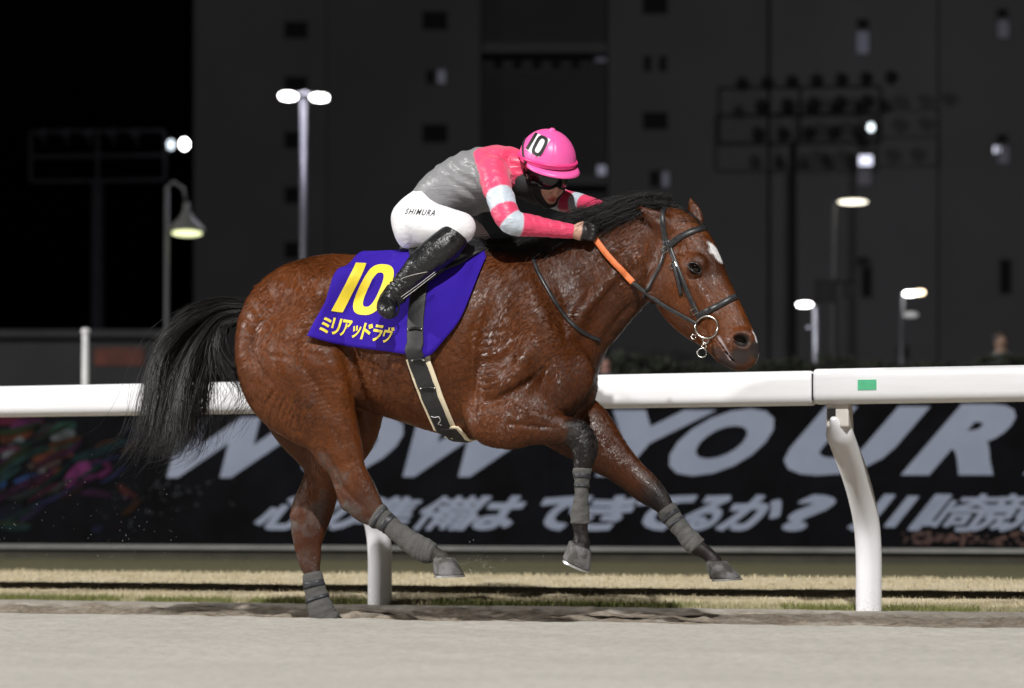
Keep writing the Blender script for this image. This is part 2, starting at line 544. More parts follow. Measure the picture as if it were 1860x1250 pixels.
gme = np_mesh('grass_blades', gv, gf, False); fattr(gme, 'green', gg)
M_blade = material('grass_blade', (.3, .25, .12), .8, .2); T = NT(M_blade)
v = T.coord('Object')
T.set('Base Color', T.mix(T.attr('green'), T.ramp(T.noise(v, 40, 3), [(.3, (.46, .385, .24)), (.7, (.64, .565, .40))]), T.ramp(T.noise(v, 40, 3), [(.3, (.09, .12, .025)), (.7, (.21, .22, .06))])))
gr = add('grass', gme, M_blade); gr.matrix_world = FRAME; gr['kind'] = 'stuff'; gr['label'] = 'short dry grass with a green fringe along the sand'

# ================================================================== RUNNING RAIL
M_white = material('white_plastic', (.82, .82, .84), .32, .5); T = NT(M_white)
v = T.coord('Object'); vst = T.coord('Object', (.6, 6, 6))
T.set('Base Color', T.mix(T.ramp(T.noise(vst, 3, 5, .7), [(.45, .0), (.85, .35)]), (.84, .84, .86), (.58, .57, .55)))
T.set('Roughness', T.ramp(T.noise(v, 8, 4), [(.3, .28), (.7, .42)]))
M_post = material('white_post', (.80, .80, .83), .36, .5); T = NT(M_post)
v = T.coord('Object', (1, 1, .25))
zz = T('ShaderNodeSeparateXYZ'); T.link(T.coord('Object'), zz.inputs[0])
spl = T.math('MULTIPLY', T.ramp(zz.outputs[2], [(.0, .5), (.06, .12), (.2, .0)]), T.ramp(T.noise(T.coord('Object'), 90, 3, .7), [(.48, .0), (.62, 1)]))
T.set('Base Color', T.mix(spl, T.mix(T.ramp(T.noise(v, 9, 5, .7), [(.5, 0.0), (.85, .3)]), (.80, .80, .83), (.60, .59, .57)), (.36, .31, .25)))
M_brk = noisy('bracket_plastic', (.60, .56, .52), .5, .15, 20, .1, 100)
M_hole = material('black_rubber', (.012, .012, .012), .7, .3)
M_sticker = noisy('green_sticker', (.09, .48, .25), .5, .12, 30, 0)
rail = thing('running_rail', 'white plastic running rail on curved posts along the sand track', 'rail', mat4=FRAME)
LR = 1.03
ZT = loc(1475, 671, LR - .08)[2]; ZB = loc(1475, 734, LR - .08)[2]
SJ = loc(1475, 700, LR - .08)[0]
def rail_piece(s0, s1, zt, zb, half):
    r = .046; sec = []
    for (cl, cz, a0) in ((half - r, zt - r, 0), (-half + r, zt - r, 90), (-half + r, zb + r, 180), (half - r, zb + r, 270)):
        for k in range(7):
            a = math.radians(a0 + 15 * k); sec.append((LR + cl + r * math.cos(a), cz + r * math.sin(a)))
    S = [s0, s0 + .004, s0 + .012] + list(np.linspace(s0 + .3, s1 - .3, 12)) + [s1 - .012, s1 - .004, s1]
    zc = (zt + zb) / 2; m = MB(); n = len(sec)
    for k, s in enumerate(S):
        f = {0: .93, 1: .975, len(S) - 1: .93, len(S) - 2: .975}.get(k, 1.0)
        for (l, z) in sec: m.v.append((s, LR + (l - LR) * f, zc + (z - zc) * f))
    for k in range(len(S) - 1):
        for i in range(n): m.f.append((k * n + i, k * n + (i + 1) % n, (k + 1) * n + (i + 1) % n, (k + 1) * n + i))
    m.f.append(tuple(range(n))); m.f.append(tuple((len(S) - 1) * n + i for i in reversed(range(n))))
    return m.build('rail_section', M_white, rail, True)
rail_piece(SJ - 6.2, SJ - .0045, ZT - .003, ZB - .002, .082)
rail_piece(SJ + .0045, SJ + 6.2, ZT + .004, ZB + .002, .085)
rail_piece(SJ - 12.4, SJ - 6.209, ZT, ZB, .082)
rail_piece(SJ + 6.209, SJ + 12.4, ZT, ZB, .082)
MB().box((SJ, LR, (ZT + ZB) / 2), (.06, .13, .12)).build('joint_sleeve', M_hole, rail)
a = loc(1558, 690, LR - .0875); b = loc(1592, 708, LR - .0875)
MB().box(((a[0] + b[0]) / 2, LR - .0862, (a[2] + b[2]) / 2), (b[0] - a[0], .004, a[2] - b[2])).build('sticker', M_sticker, rail)
p0 = loc(690, 1100, 1.60)[0]; p1 = loc(1578, 1111, 1.60)[0]; sp = p1 - p0
path = catmull([[1.60, -.10], [1.60, .10], [1.598, .27], [1.565, .41], [1.475, .535], [1.345, .655], [1.205, .755], [1.085, .835], [1.01, .880], [.985, .90]], 4)
for k in range(-4, 6):
    s = p0 + k * sp
    pts = [(s - .075 * (1.6 - l) / .6, l, z) for l, z in path]
    # one moulding: straight foot, sweeping neck that flattens under the bracket
    rad = [.062 if z < .84 else .062 - .050 * (z - .84) / .06 for l, z in path]
    po = MB().tube(pts, rad, 22, True, up=(1, 0, 0)).build('post', M_post, rail, True)
    bk = MB(); s -= .06
    bk.add([(s - .05, 1.0, ZB + .012), (s + .05, 1.0, ZB + .012), (s + .05, 1.13, ZB + .012), (s - .05, 1.13, ZB + .012),
            (s - .052, 1.0, .86), (s + .052, 1.0, .86), (s + .052, 1.17, .83), (s - .052, 1.17, .83)],
           [(0, 1, 2, 3), (4, 7, 6, 5), (0, 4, 5, 1), (1, 5, 6, 2), (2, 6, 7, 3), (3, 7, 4, 0)])
    bo = bevel(bk.build('bracket', M_brk, po, False), .008)
    MB().box((s - .026, .998, ZB - .045), (.038, .012, .050)).build('slot', M_hole, po)

# ================================================================== HOARDING BEHIND THE RAIL
LP = 14.9
hoard = thing('advertising_hoarding', 'long black advertising hoarding with slanted pale lettering behind the rail', 'hoarding', mat4=FRAME)
M_board = material('board_print', (.006, .006, .007), .8, .04); T = NT(M_board)
v = T.coord('Object', (1, 1, 1))
T.set('Base Color', T.ramp(T.noise(v, 1.4, 6, .7), [(.35, (.0022, .0022, .0026)), (.8, (.0055, .006, .008))]))
M_pale = material('pale_print', (.30, .33, .42), .6, .3); T = NT(M_pale)
T.set('Base Color', T.ramp(T.noise(T.coord('Object'), 2.5, 5, .6), [(.3, (.172, .196, .262)), (.7, (.205, .230, .300))]))
M_frame = noisy('board_frame', (.20, .20, .19), .6, .25, 3, .1, 40)
zt = loc(930, 716, LP)[2]; zb = loc(930, 993, LP)[2]
sl = loc(-2600, 900, LP)[0]; sr = loc(4400, 900, LP)[0]
# boards butt end to end
nb = 17; w = (sr - sl) / nb
for k in range(nb):
    MB().box((sl + w * (k + .5), LP + .032, (zt + zb) / 2), (w - .006, .05, zt - zb)).build('board', M_board, hoard)
MB().box(((sl + sr) / 2, LP + .01, zb - .022), (sr - sl, .10, .040)).build('bottom_rail', M_frame, hoard)
MB().box(((sl + sr) / 2, LP + .01, zt + .022), (sr - sl, .10, .040)).build('top_rail', M_frame, hoard)
M_shade_strip = noisy('painted_shade', (.035, .032, .022), .9, .3, 4, .1, 40)  # dark strip stands in for the shadow below the hoarding
MB().box(((sl + sr) / 2, LP + .06, (zb - .045 - .10) / 2), (sr - sl, .03, zb - .045 + .10)).build('shade_strip', M_shade_strip, hoard)

def text_mesh(txt, bold=0.0, shear=0.0, space=1.0, res=4):
    cu = bpy.data.curves.new('txt', 'FONT'); cu.body = txt; cu.size = 1.0; cu.shear = 0; cu.offset = bold; cu.space_character = space
    cu.resolution_u = res; cu.fill_mode = 'FRONT'; cu.dimensions = '2D'
    o = bpy.data.objects.new('txt', cu); COL.objects.link(o)
    dg = bpy.context.evaluated_depsgraph_get(); me = bpy.data.meshes.new_from_object(o.evaluated_get(dg))
    bpy.data.objects.remove(o); bpy.data.curves.remove(cu)
    bm = bmesh.new(); bm.from_mesh(me); bpy.data.meshes.remove(me)
    bmesh.ops.remove_doubles(bm, verts=bm.verts, dist=1e-5)
    return bm
def bounds(bm):
    xs = [v.co.x for v in bm.verts]; ys = [v.co.y for v in bm.verts]; return min(xs), max(xs), min(ys), max(ys)

def board_text(txt, x0, x1, yb, yt, sh, bold, name, heavy=0):
    """one printed character: its slanted box on the board runs from x0 to x1, rows yt..yb; heavy = overprint spread in pixels"""
    bm = text_mesh(txt, bold)
    a, b, c, d = bounds(bm); hgt = yb - yt
    wid = (x1 - x0) - sh * hgt
    V = []; F = []; bm.verts.index_update()
    for k, (ox, oy) in enumerate(((0, 0), (-1, .3), (1, -.3), (-.3, -.8), (.3, .8)) if heavy else ((0, 0),)):
        n0 = len(V)
        for q in bm.verts:
            u = (q.co.x - a) / (b - a); t = (q.co.y - c) / (d - c)
            p = loc(x0 + u * wid + sh * t * hgt + ox * heavy, yb - t * hgt + oy * heavy, LP)
            V.append((p[0], LP + .003 - .0008 * k, p[2]))
        F += [[l.vert.index + n0 for l in f.loops] for f in bm.faces]
    me = new_mesh(name, V, F); bm.free()
    return add(name, me, M_pale, hoard)
def slope(x, y0): return y0 - .0035 * (x - 930) * 1.0
for ch, x0, x1 in (('W', 236, 580), ('O', 512, 768), ('W', 662, 1022), ('Y', 1010, 1302), ('O', 1178, 1443), ('U', 1392, 1690), ('R', 1636, 1915), ('E', 1858, 2120), ('A', 2040, 2330)):
    yb = slope((x0 + x1) / 2, 866); yt = yb - 117 * (1 + .00012 * ((x0 + x1) / 2 - 930))
    o = board_text(ch, x0, x1, yb, yt, .86, .058, 'printed_letter')
for ch, x0, x1 in (('心', 454, 592), ('の', 560, 684), ('準', 629, 776), ('備', 739, 880), ('は', 824, 968), ('で', 946, 1082), ('き', 1036, 1168), ('て', 1118, 1266), ('る', 1226, 1338), ('か', 1297, 1444), ('?', 1410, 1526),
                  ('川', 1536, 1718), ('崎', 1651, 1824), ('競', 1762, 1936), ('馬', 1880, 2050)):
    yb = 962 + .0025 * ((x0 + x1) / 2 - 930); yt = yb - 60 * (1 + .0001 * ((x0 + x1) / 2 - 930))
    board_text(ch, x0, x1, yb, yt, .80, 0.0 if ch in '準備崎競馬' else .025, 'printed_character', 2.2)
# loose painted strokes of the race picture printed at the end of the hoarding
SK = [0.0]
def stroke(name, pts, wpx, col):
    SK[0] += .00025
    P = catmull([loc(x, y, LP) for x, y in pts], 6); m = MB(); n = len(P)
    for i in range(n):
        d = P[min(i + 1, n - 1)] - P[max(i - 1, 0)]; d = d / (np.linalg.norm(d) + 1e-9); nx = np.array([-d[2], 0, d[0]])
        w = wpx * .0061 * (.35 + .65 * math.sin(math.pi * (i + .6) / (n + .2)))
        m.v += [(P[i][0] + nx[0] * w, LP + .0045 - SK[0], P[i][2] + nx[2] * w), (P[i][0] - nx[0] * w, LP + .0045 - SK[0], P[i][2] - nx[2] * w)]
    for i in range(n - 1): m.f.append((2 * i, 2 * i + 1, 2 * i + 3, 2 * i + 2))
    return m.build(name, noisy('print_' + name, tuple(x * .30 for x in col), .8, .8, 5, 0, spec=.1), hoard)
for pts, w, col in (([(-20, 765), (30, 762), (80, 770)], 12, (.10, .012, .03)), ([(20, 778), (45, 770), (80, 768)], 10, (.12, .02, .10)), ([(0, 800), (30, 790), (60, 782)], 14, (.10, .030, .012)),
                    ([(62, 800), (90, 780), (138, 772)], 10, (.02, .075, .055)), ([(92, 796), (115, 790), (136, 786)], 10, (.16, .18, .19)), ([(40, 832), (60, 822), (110, 818), (134, 802)], 9, (.015, .060, .045)),
                    ([(5, 845), (18, 826), (40, 796)], 15, (.15, .17, .18)), ([(58, 836), (80, 830), (118, 822), (132, 824)], 10, (.17, .050, .025)), ([(50, 845), (70, 848), (110, 838)], 7, (.09, .06, .055)),
                    ([(70, 850), (75, 856), (80, 862)], 8, (.17, .16, .17)), ([(25, 876), (50, 868), (68, 862)], 6, (.03, .075, .25)), ([(-10, 884), (3, 878), (8, 870)], 9, (.03, .09, .28)),
                    ([(118, 882), (132, 866), (150, 850), (166, 846)], 14, (.22, .035, .16)), ([(160, 846), (185, 838), (198, 850), (180, 864), (150, 868)], 6, (.15, .022, .11)),
                    ([(40, 888), (80, 885), (120, 880)], 6, (.05, .010, .02)), ([(130, 836), (170, 824), (230, 800)], 10, (.008, .026, .030)), ([(100, 905), (120, 895), (150, 880)], 8, (.035, .012, .012)),
                    ([(30, 950), (60, 930), (80, 915)], 8, (.022, .016, .045)), ([(-20, 950), (0, 940), (40, 920)], 20, (.006, .007, .020)), ([(215, 880), (230, 895), (248, 902)], 8, (.075, .020, .018)), ([(0, 905), (40, 898), (80, 900)], 12, (.007, .008, .018))):
    stroke('painted_stroke', pts, w, col)
r = random.Random(31)
for k in range(46):
    x = r.uniform(-60, 250) ; y = r.uniform(765, 965); a = r.uniform(-.1, .9); q = r.uniform(14, 46) * (1.3 - max(x, 0) / 330)
    cc = r.choice([(.10, .02, .05), (.02, .06, .06), (.10, .04, .015), (.02, .025, .08), (.09, .09, .10), (.05, .012, .05), (.03, .05, .02)]); f_ = r.uniform(.12, .55) * (1 - .5 * max(0, (y - 880) / 90))
    stroke('painted_stroke', [(x - q, y + q * a), (x, y + r.uniform(-6, 6)), (x + q, y - q * a)], r.uniform(2, 7), tuple(z * f_ * 2 for z in cc))
m = MB(); r = random.Random(3)
for k in range(70):
    x = r.gauss(295, 60); y = 880 + abs(r.gauss(0, 1)) * 32 + (x - 240) * -.15
    if not (150 < x < 440 and 872 < y < 985): continue
    c = Vector(loc(x, y, LP)); c.y = LP + .002; q = r.uniform(.003, .013)
    m.add([(c.x + q * math.cos(t * 1.047), c.y, c.z + q * math.sin(t * 1.047)) for t in range(6)], [tuple(range(6))])
m.build('printed_specks', noisy('print_speck', (.035, .04, .05), .6, .6, 3, 0), hoard)['kind'] = 'stuff'
m = MB()
for k in range(60):
    x = r.uniform(1640, 1900); y = r.uniform(968, 990)
    c = Vector(loc(x, y, LP)); c.y = LP + .002; q = r.uniform(.008, .03)
    m.add([(c.x + q * 1.5 * math.cos(t * 1.047), c.y, c.z + q * math.sin(t * 1.047)) for t in range(6)], [tuple(range(6))])
m.build('printed_leaves', noisy('print_leaf', (.040, .014, .009), .6, .7, 3, 0), hoard)['kind'] = 'stuff'

# ================================================================== FAR BACKGROUND
YB = 110.0
M_conc = noisy('dark_cladding', (.085, .085, .094), .85, .12, .25, .05, 3)
M_conc2 = noisy('dark_cladding_panel', (.077, .077, .083), .85, .12, .25, .05, 3)
M_rec = noisy('recess_cladding', (.040, .040, .044), .85, .15, .25, .05, 3)
M_win = material('dark_glass', (.012, .012, .013), .6, .06)
M_wframe = noisy('window_frame', (.045, .045, .05), .6, .1, 3, 0)
def glow(name, col, s):
    m = material(name, (.02, .02, .02), .5); b = m.node_tree.nodes['Principled BSDF']
    b.inputs['Emission Color'].default_value = (*col, 1); b.inputs['Emission Strength'].default_value = s
    return m
G_win = glow('lit_window_glass', (.72, .72, 1.0), .07)
G_win2 = glow('lit_window_glass_bright', (.80, .82, 1.0), 1.6)
bld = thing('apartment_tower', 'tall dark grey building with scattered windows behind the course', 'building', (0, YB, 1.2))
def slab(name, x0, x1, y0, y1, dy, mat, thick=6.0):
    a = wpt(x0, y0, YB + dy); b = wpt(x1, y1, YB + dy)
    return MB().box(((a.x + b.x) / 2, dy + thick / 2, (a.z + b.z) / 2 - 1.2), (b.x - a.x, thick, a.z - b.z)).build(name, mat, bld)
slab('facade', 352, 592, -420, 905, 0, M_conc); slab('facade', 592, 872, -420, 905, .5, M_conc2)
slab('recessed_bay', 860, 1120, -420, 905, 3.0, M_rec)
slab('facade', 1105, 1394, -420, 905, 0, M_conc2); slab('facade', 1400, 1702, -420, 905, .2, M_conc); slab('facade', 1706, 2300, -420, 905, 0, M_conc2); slab('facade', 2306, 3100, -420, 905, .3, M_conc); slab('facade', 3106, 4000, -420, 905, 0, M_conc2)
slab('balcony', 875, 1102, 78, 96, 1.2, M_conc2, 1.2); slab('balcony', 875, 1102, -160, -140, 1.2, M_conc2, 1.2); slab('balcony', 875, 1102, 318, 336, 1.2, M_conc2, 1.2)
def win(x, y, w, h, dy=0.0, glass=M_win):
    a = wpt(x - w / 2, y - h / 2, YB + dy); b = wpt(x + w / 2, y + h / 2, YB + dy); c = (a + b) / 2; W = b.x - a.x; Hh = a.z - b.z
    f = MB()
    for dx, dz, sx, sz in ((-1, 0, .08, Hh + .16), (1, 0, .08, Hh + .16), (0, 1, W, .08), (0, -1, W, .08)):
        f.box((c.x + dx * (W / 2 + .04), dy - .03, c.z - 1.2 + dz * (Hh / 2 + .04)), (sx, .10, sz))
    fo = f.build('window', M_wframe, bld)
    MB().box((c.x, dy - .012, c.z - 1.2), (W, .02, Hh)).build('pane', glass, fo)
for y in (-45, 55, 155, 255, 355, 455): win(538, y, 42, 30)
for y in (-60, 38, 243, 345): win(790, y, 46, 34, .5)
win(782, 140, 16, 26, .5); win(802, 140, 14, 24, .5, G_win)
for y in (-95, 10, 220, 430): win(1190, y, 46, 32)
win(1176, 116, 14, 28); win(1204, 116, 14, 28); win(1190, 325, 20, 30); win(1208, 326, 14, 26, 0, G_win)
win(1095, 100, 26, 24, 2.9, G_win); win(1097, 316, 24, 30, 2.9, glow('pale_lit_glass', (.75, .75, 1.0), .22))
for x in (905, 940, 975, 1010, 1045): win(x, 118, 20, 18, 2.95)
for yy, g in ((60, .12), (276, None), (492, 0)):
    win(1567, yy - 16, 20, 16, .2); 
    if g == .12: win(1567, yy + 18, 22, 40, .2, G_win)
    elif g is None: win(1572, yy + 16, 24, 18, .2, G_win2); win(1570, yy + 45, 24, 30, .2, glow('dim_lit_glass', (.7, .65, .8), .05))
    else: win(1574, yy + 18, 18, 60, .2)
for yy in (34, 262, 500):
    if yy == 500: win(1826, 503, 20, 62)
    else:
        win(1820, yy - 8, 18, 18); win(1822, yy + 18, 20, 34, 0, glow('dim_lit_glass', (.7, .65, .85), .06))
win(1811, 272, 12, 12, 0, G_win2); win(1700 - 60, 640, 18, 20, .2)

# low stand on the dark side
stand = thing('low_stand', 'low dark building with a reddish panel beside the tall block', 'building', (0, 60, 1.2))
a = wpt(-2600, 616, 60); b = wpt(352, 860, 60)
MB().box(((a.x + b.x) / 2, 3, (a.z - 1.2) / 2), (b.x - a.x, 6, a.z - 1.2)).build('wall', noisy('stand_wall', (.022, .022, .023), .9, .2, .6, .1, 5), stand)
MB().box(((a.x + b.x) / 2, 2.9, a.z - 1.2 + .12), (b.x - a.x + .4, 6.6, .20)).build('roof', noisy('stand_roof', (.025, .025, .027), .9, .2, .6, 0), stand)
a = wpt(172, 632, 60); b = wpt(262, 664, 60)
MB().box(((a.x + b.x) / 2, -.03, (a.z + b.z) / 2 - 1.2), (b.x - a.x, .05, a.z - b.z)).build('panel', noisy('red_panel', (.085, .022, .012), .8, .4, 2, 0), stand)

# lamps ---------------------------------------------------------------
M_pole = noisy('lamp_pole', (.055, .055, .065), .45, .15, 6, 0, metal=.3)
M_dkpole = noisy('dark_pole', (.055, .055, .06), .6, .15, 6, 0)
G_white = glow('lamp_white', (1, .98, .96), 14.0); G_warm = glow('lamp_warm', (1.0, .93, .74), 3.2); G_green = glow('lamp_yellow', (.95, 1.0, .55), 1.7); G_sodium = glow('lamp_orange', (1, .80, .52), 7.0)
ZG = 1.2
def pole(m, x, Y, ytop, r, ybot=None):
    p = wpt(x, ytop, Y); m.tube([(p.x, Y, ZG), (p.x, Y, p.z * .5 + ZG * .5), (p.x, Y, p.z)], [r, r * .9, r * .75], 12)
    m.tube([(p.x, Y, ZG), (p.x, Y, ZG + .03), (p.x, Y, ZG + .30)], [r * 2, r * 2, r * 1.2], 12)
    return p
def head(o, name, x0, x1, y0, y1, Y, mat, par, depth=.3):
    a = wpt(x0, y0, Y); b = wpt(x1, y1, Y); c = (a + b) / 2; rx = (b.x - a.x) / 2; rz = (a.z - b.z) / 2; m = MB()
    prof = [(0, -1), (.5, -.87), (.8, -.6), (.95, -.3), (1, 0), (.95, .3), (.8, .6), (.5, .87), (0, 1)]; n = 20
    for q, z in prof:
        for k in range(n):
            t = 2 * math.pi * k / n; m.v.append((c.x + rx * q * math.cos(t), c.y + depth * q * math.sin(t), c.z + rz * z))
    for i in range(len(prof) - 1):
        for k in range(n): m.f.append((i * n + k, i * n + (k + 1) % n, (i + 1) * n + (k + 1) % n, (i + 1) * n + k))
    return m.build(name, mat, par, True)
def lamp(name, label, x, Y, ytop, r, mat=M_pole):
    t = thing(name, label, 'lamp', group='street lamps beyond the course'); m = MB(); p = pole(m, x, Y, ytop, r); m.build('pole', mat, t, True); return t
t = lamp('street_lamp', 'tall twin headed street lamp with two white lit heads', 551, 45, 180, .085)
head(0, 'lamp_head', 507, 540, 169, 181, 45, G_white, t); head(0, 'lamp_head', 564, 597, 172, 183, 45, G_white, t)
a = wpt(540, 172, 45); b = wpt(565, 172, 45); MB().tube([a, (a + b) / 2 + Vector((0, 0, .05)), b], .04, 8).build('arm', M_dkpole, t, True)
pl = bpy.data.lights.new('lamp_light', 'POINT'); pl.energy = 420; pl.color = (.88, .85, 1); pl.shadow_soft_size = .2
po = bpy.data.objects.new('lamp_light', pl); COL.objects.link(po); po.parent = t; po.location = wpt(552, 160, 44.2)
t = lamp('street_lamp', 'street lamp with cone shade and yellowish glowing disc', 303, 40, 340, .05, M_dkpole)
head(0, 'lamp_disc', 312, 367, 419, 429, 40, G_green, t, .28)
c = wpt(339, 418, 40); top = wpt(336, 352, 40)
MB().lathe([(.34, 0), (.30, .06), (.14, .22), (.07, .34), (.05, .50), (.0, .52)], 24, (c.x, c.y, c.z)).build('shade', noisy('grey_shade', (.07, .07, .07), .6, .1, 5, 0), t, True)
a = wpt(303, 342, 40); MB().tube([a, a + Vector((.12, 0, .12)), top + Vector((-.03, 0, .10)), top + Vector((.02, 0, -.12))], .03, 8).build('arm', M_dkpole, t, True)
t = lamp('street_lamp', 'slim street lamp with a flat warm white bar light', 1515, 55, 366, .07, M_dkpole)
head(0, 'lamp_bar', 1522, 1576, 363, 371, 55, G_warm, t, .25)
t = lamp('street_lamp', 'short street lamp with one bright white head and pale pole', 1481, 40, 556, .055)
head(0, 'lamp_head', 1447, 1476, 549, 558, 40, G_white, t, .15); head(0, 'lower_fitting', 1463, 1474, 592, 598, 40, M_pole, t, .06)
pl = bpy.data.lights.new('lamp_light', 'POINT'); pl.energy = 110; pl.color = (.95, .95, 1); pl.shadow_soft_size = .15
po = bpy.data.objects.new('lamp_light', pl); COL.objects.link(po); po.parent = t; po.location = wpt(1466, 566, 39.5)
t = lamp('street_lamp', 'street lamp with orange tipped head and a dim lower fitting', 1638, 46, 532, .06)
head(0, 'lamp_head', 1640, 1666, 529, 538, 46, G_white, t, .15); head(0, 'orange_lamp', 1662, 1680, 527, 536, 46, G_sodium, t, .15); head(0, 'lower_fitting', 1639, 1668, 567, 577, 46, glow('dim_fitting', (1, 1, 1), .35), t, .12)
t = lamp('marker_post', 'short pale marker post standing by the low dark building', 155, 28, 602, .05, noisy('pale_post', (.75, .75, .74), .6, .1, 5, 0))
tag(t, t['label'], 'post'); del t['group']
head(0, 'cap', 147, 164, 596, 608, 28, noisy('pale_cap', (.85, .85, .85), .5, .1, 5, 0), t, .06)

# floodlight masts ------------------------------------------------------
M_mast = noisy('mast_steel', (.020, .020, .021), .9, .2, 3, 0, spec=.05)
M_mast2 = noisy('mast_steel_pale', (.011, .0105, .013), .9, .2, 3, 0, spec=.05)
def mast(label, Y, x, rows_, x0, x1, yt, yb, heads, mat, r=.22):
    t = thing('floodlight_mast', label, 'floodlight mast', group='floodlight masts beyond the course')
    m = MB(); pole(m, x, Y, yb, r); m.build('pole', mat, t, True)
    f = MB()
    for y in rows_: f.tube([wpt(x0, y, Y), wpt(x1, y - 3, Y)], .07, 6)
    for q in (x0, (x0 + x1) / 2, x1): f.tube([wpt(q, yt, Y), wpt(q, yb, Y)], .07, 6)
    f.build('frame', mat, t)
    for hx, hy_, rr in heads:
        c = wpt(hx, hy_, Y); m = MB()
        m.tube([c + Vector((0, .35, .12)), c + Vector((0, .15, .05)), c + Vector((0, -.22, -.12))], [rr * .45 * Y / 80, rr * .8 * Y / 80, rr * Y / 80], 14)
        m.tube([c + Vector((0, .1, 0)), c + Vector((0, .1, -.42))], .05, 6)
        m.build('floodlight_head', mat, t, True)
    return t
hd = [(1348 + i * 45, 150 - i * 2, .25) for i in range(7)] + [(1382 + i * 48, 190 - i * 2, .25) for i in range(5)] + [(1378 + i * 45, 242 - i, .25) for i in range(5)]
t = mast('dark floodlight mast with three rows of lamp heads before the tall building', 104, 1440, (160, 210, 262), 1306, 1600, 160, 262, hd, M_mast)
head(0, 'lit_lens', 1576, 1588, 224, 239, 103, glow('lens_glow', (.85, .95, 1), 3.0), t, .1)
hd = [(80 + i * 42, 240, .2) for i in range(5)]
t = mast('pale floodlight mast with two lit lamps in the dark beside the building', 70, 178, (240, 285, 330), 56, 300, 240, 330, hd, M_mast2, .26)
head(0, 'lit_lens', 304, 317, 254, 272, 69.5, glow('lens_glow', (.8, .9, 1), 2.2), t, .1); head(0, 'lit_lens', 327, 343, 252, 272, 69.5, G_white, t, .1)

# dark hanging signs near the short lamp
t = thing('hanging_sign', 'two dark panels hung on a slim post beside the short bright lamp', 'sign')
m = MB(); pole(m, 1517, 50, 505, .05); m.build('post', M_mast, t, True)
for x0, x1, y0, y1 in ((1480, 1519, 516, 550), (1531, 1554, 516, 542)):
    a = wpt(x0, y0, 49.9); b = wpt(x1, y1, 49.9); MB().box(((a.x + b.x) / 2, 49.9, (a.z + b.z) / 2), (b.x - a.x, .08, a.z - b.z)).build('panel', M_mast, t)
a = wpt(1480, 512, 49.92); b = wpt(1556, 512, 49.92); MB().tube([a, b], .04, 6).build('crossbar', M_mast, t)

# hedge on the terrace: leaf-sized faces through its volume
def hedge(x0, x1, Y, ytop, n, label):
    a = wpt(x0, ytop, Y); b = wpt(x1, ytop, Y); r = np.random.default_rng(int(x0) + 5)
    X = r.uniform(a.x, b.x, n); Zt = a.z - ZG; top = Zt * (.80 + .35 * (vnoise(np.stack([X * 1.4, X * 0, X * 0], 1), 3, 3)))
    Z = ZG + top * r.random(n) ** .6; Yy = Y + r.uniform(-.35, .35, n)
    C = np.stack([X, Yy, Z], 1); u = r.normal(size=(n, 3)); u /= np.linalg.norm(u, axis=1)[:, None]; w = np.cross(u, r.normal(size=(n, 3))); w /= np.linalg.norm(w, axis=1)[:, None]
    s = r.uniform(.03, .07, n)[:, None]
    V = np.stack([C - u * s, C + w * s * .5, C + u * s, C - w * s * .5], 1).reshape(-1, 4, 3).reshape(-1, 3)
    t = thing('hedge', label, 'hedge', group='hedges on the terrace'); add('foliage', np_mesh('hedge_foliage', V, np.arange(4 * n).reshape(-1, 4), False), noisy('hedge_leaf', (.018, .022, .012), .8, .4, 8, 0), t)
    m = MB()
    for k in range(14):
        x = a.x + (b.x - a.x) * (k + .5) / 14; m.tube([(x, Y, ZG), (x + .03, Y, ZG + Zt * .7)], [.03, .012], 6)
    m.build('stem', M_dkpole, t)
hedge(1080, 1480, 33, 652, 9000, 'low dark clipped hedge with the short lamp rising behind it')
hedge(1486, 1900, 34, 646, 9000, 'taller dark hedge with the spectator in grey standing behind it')

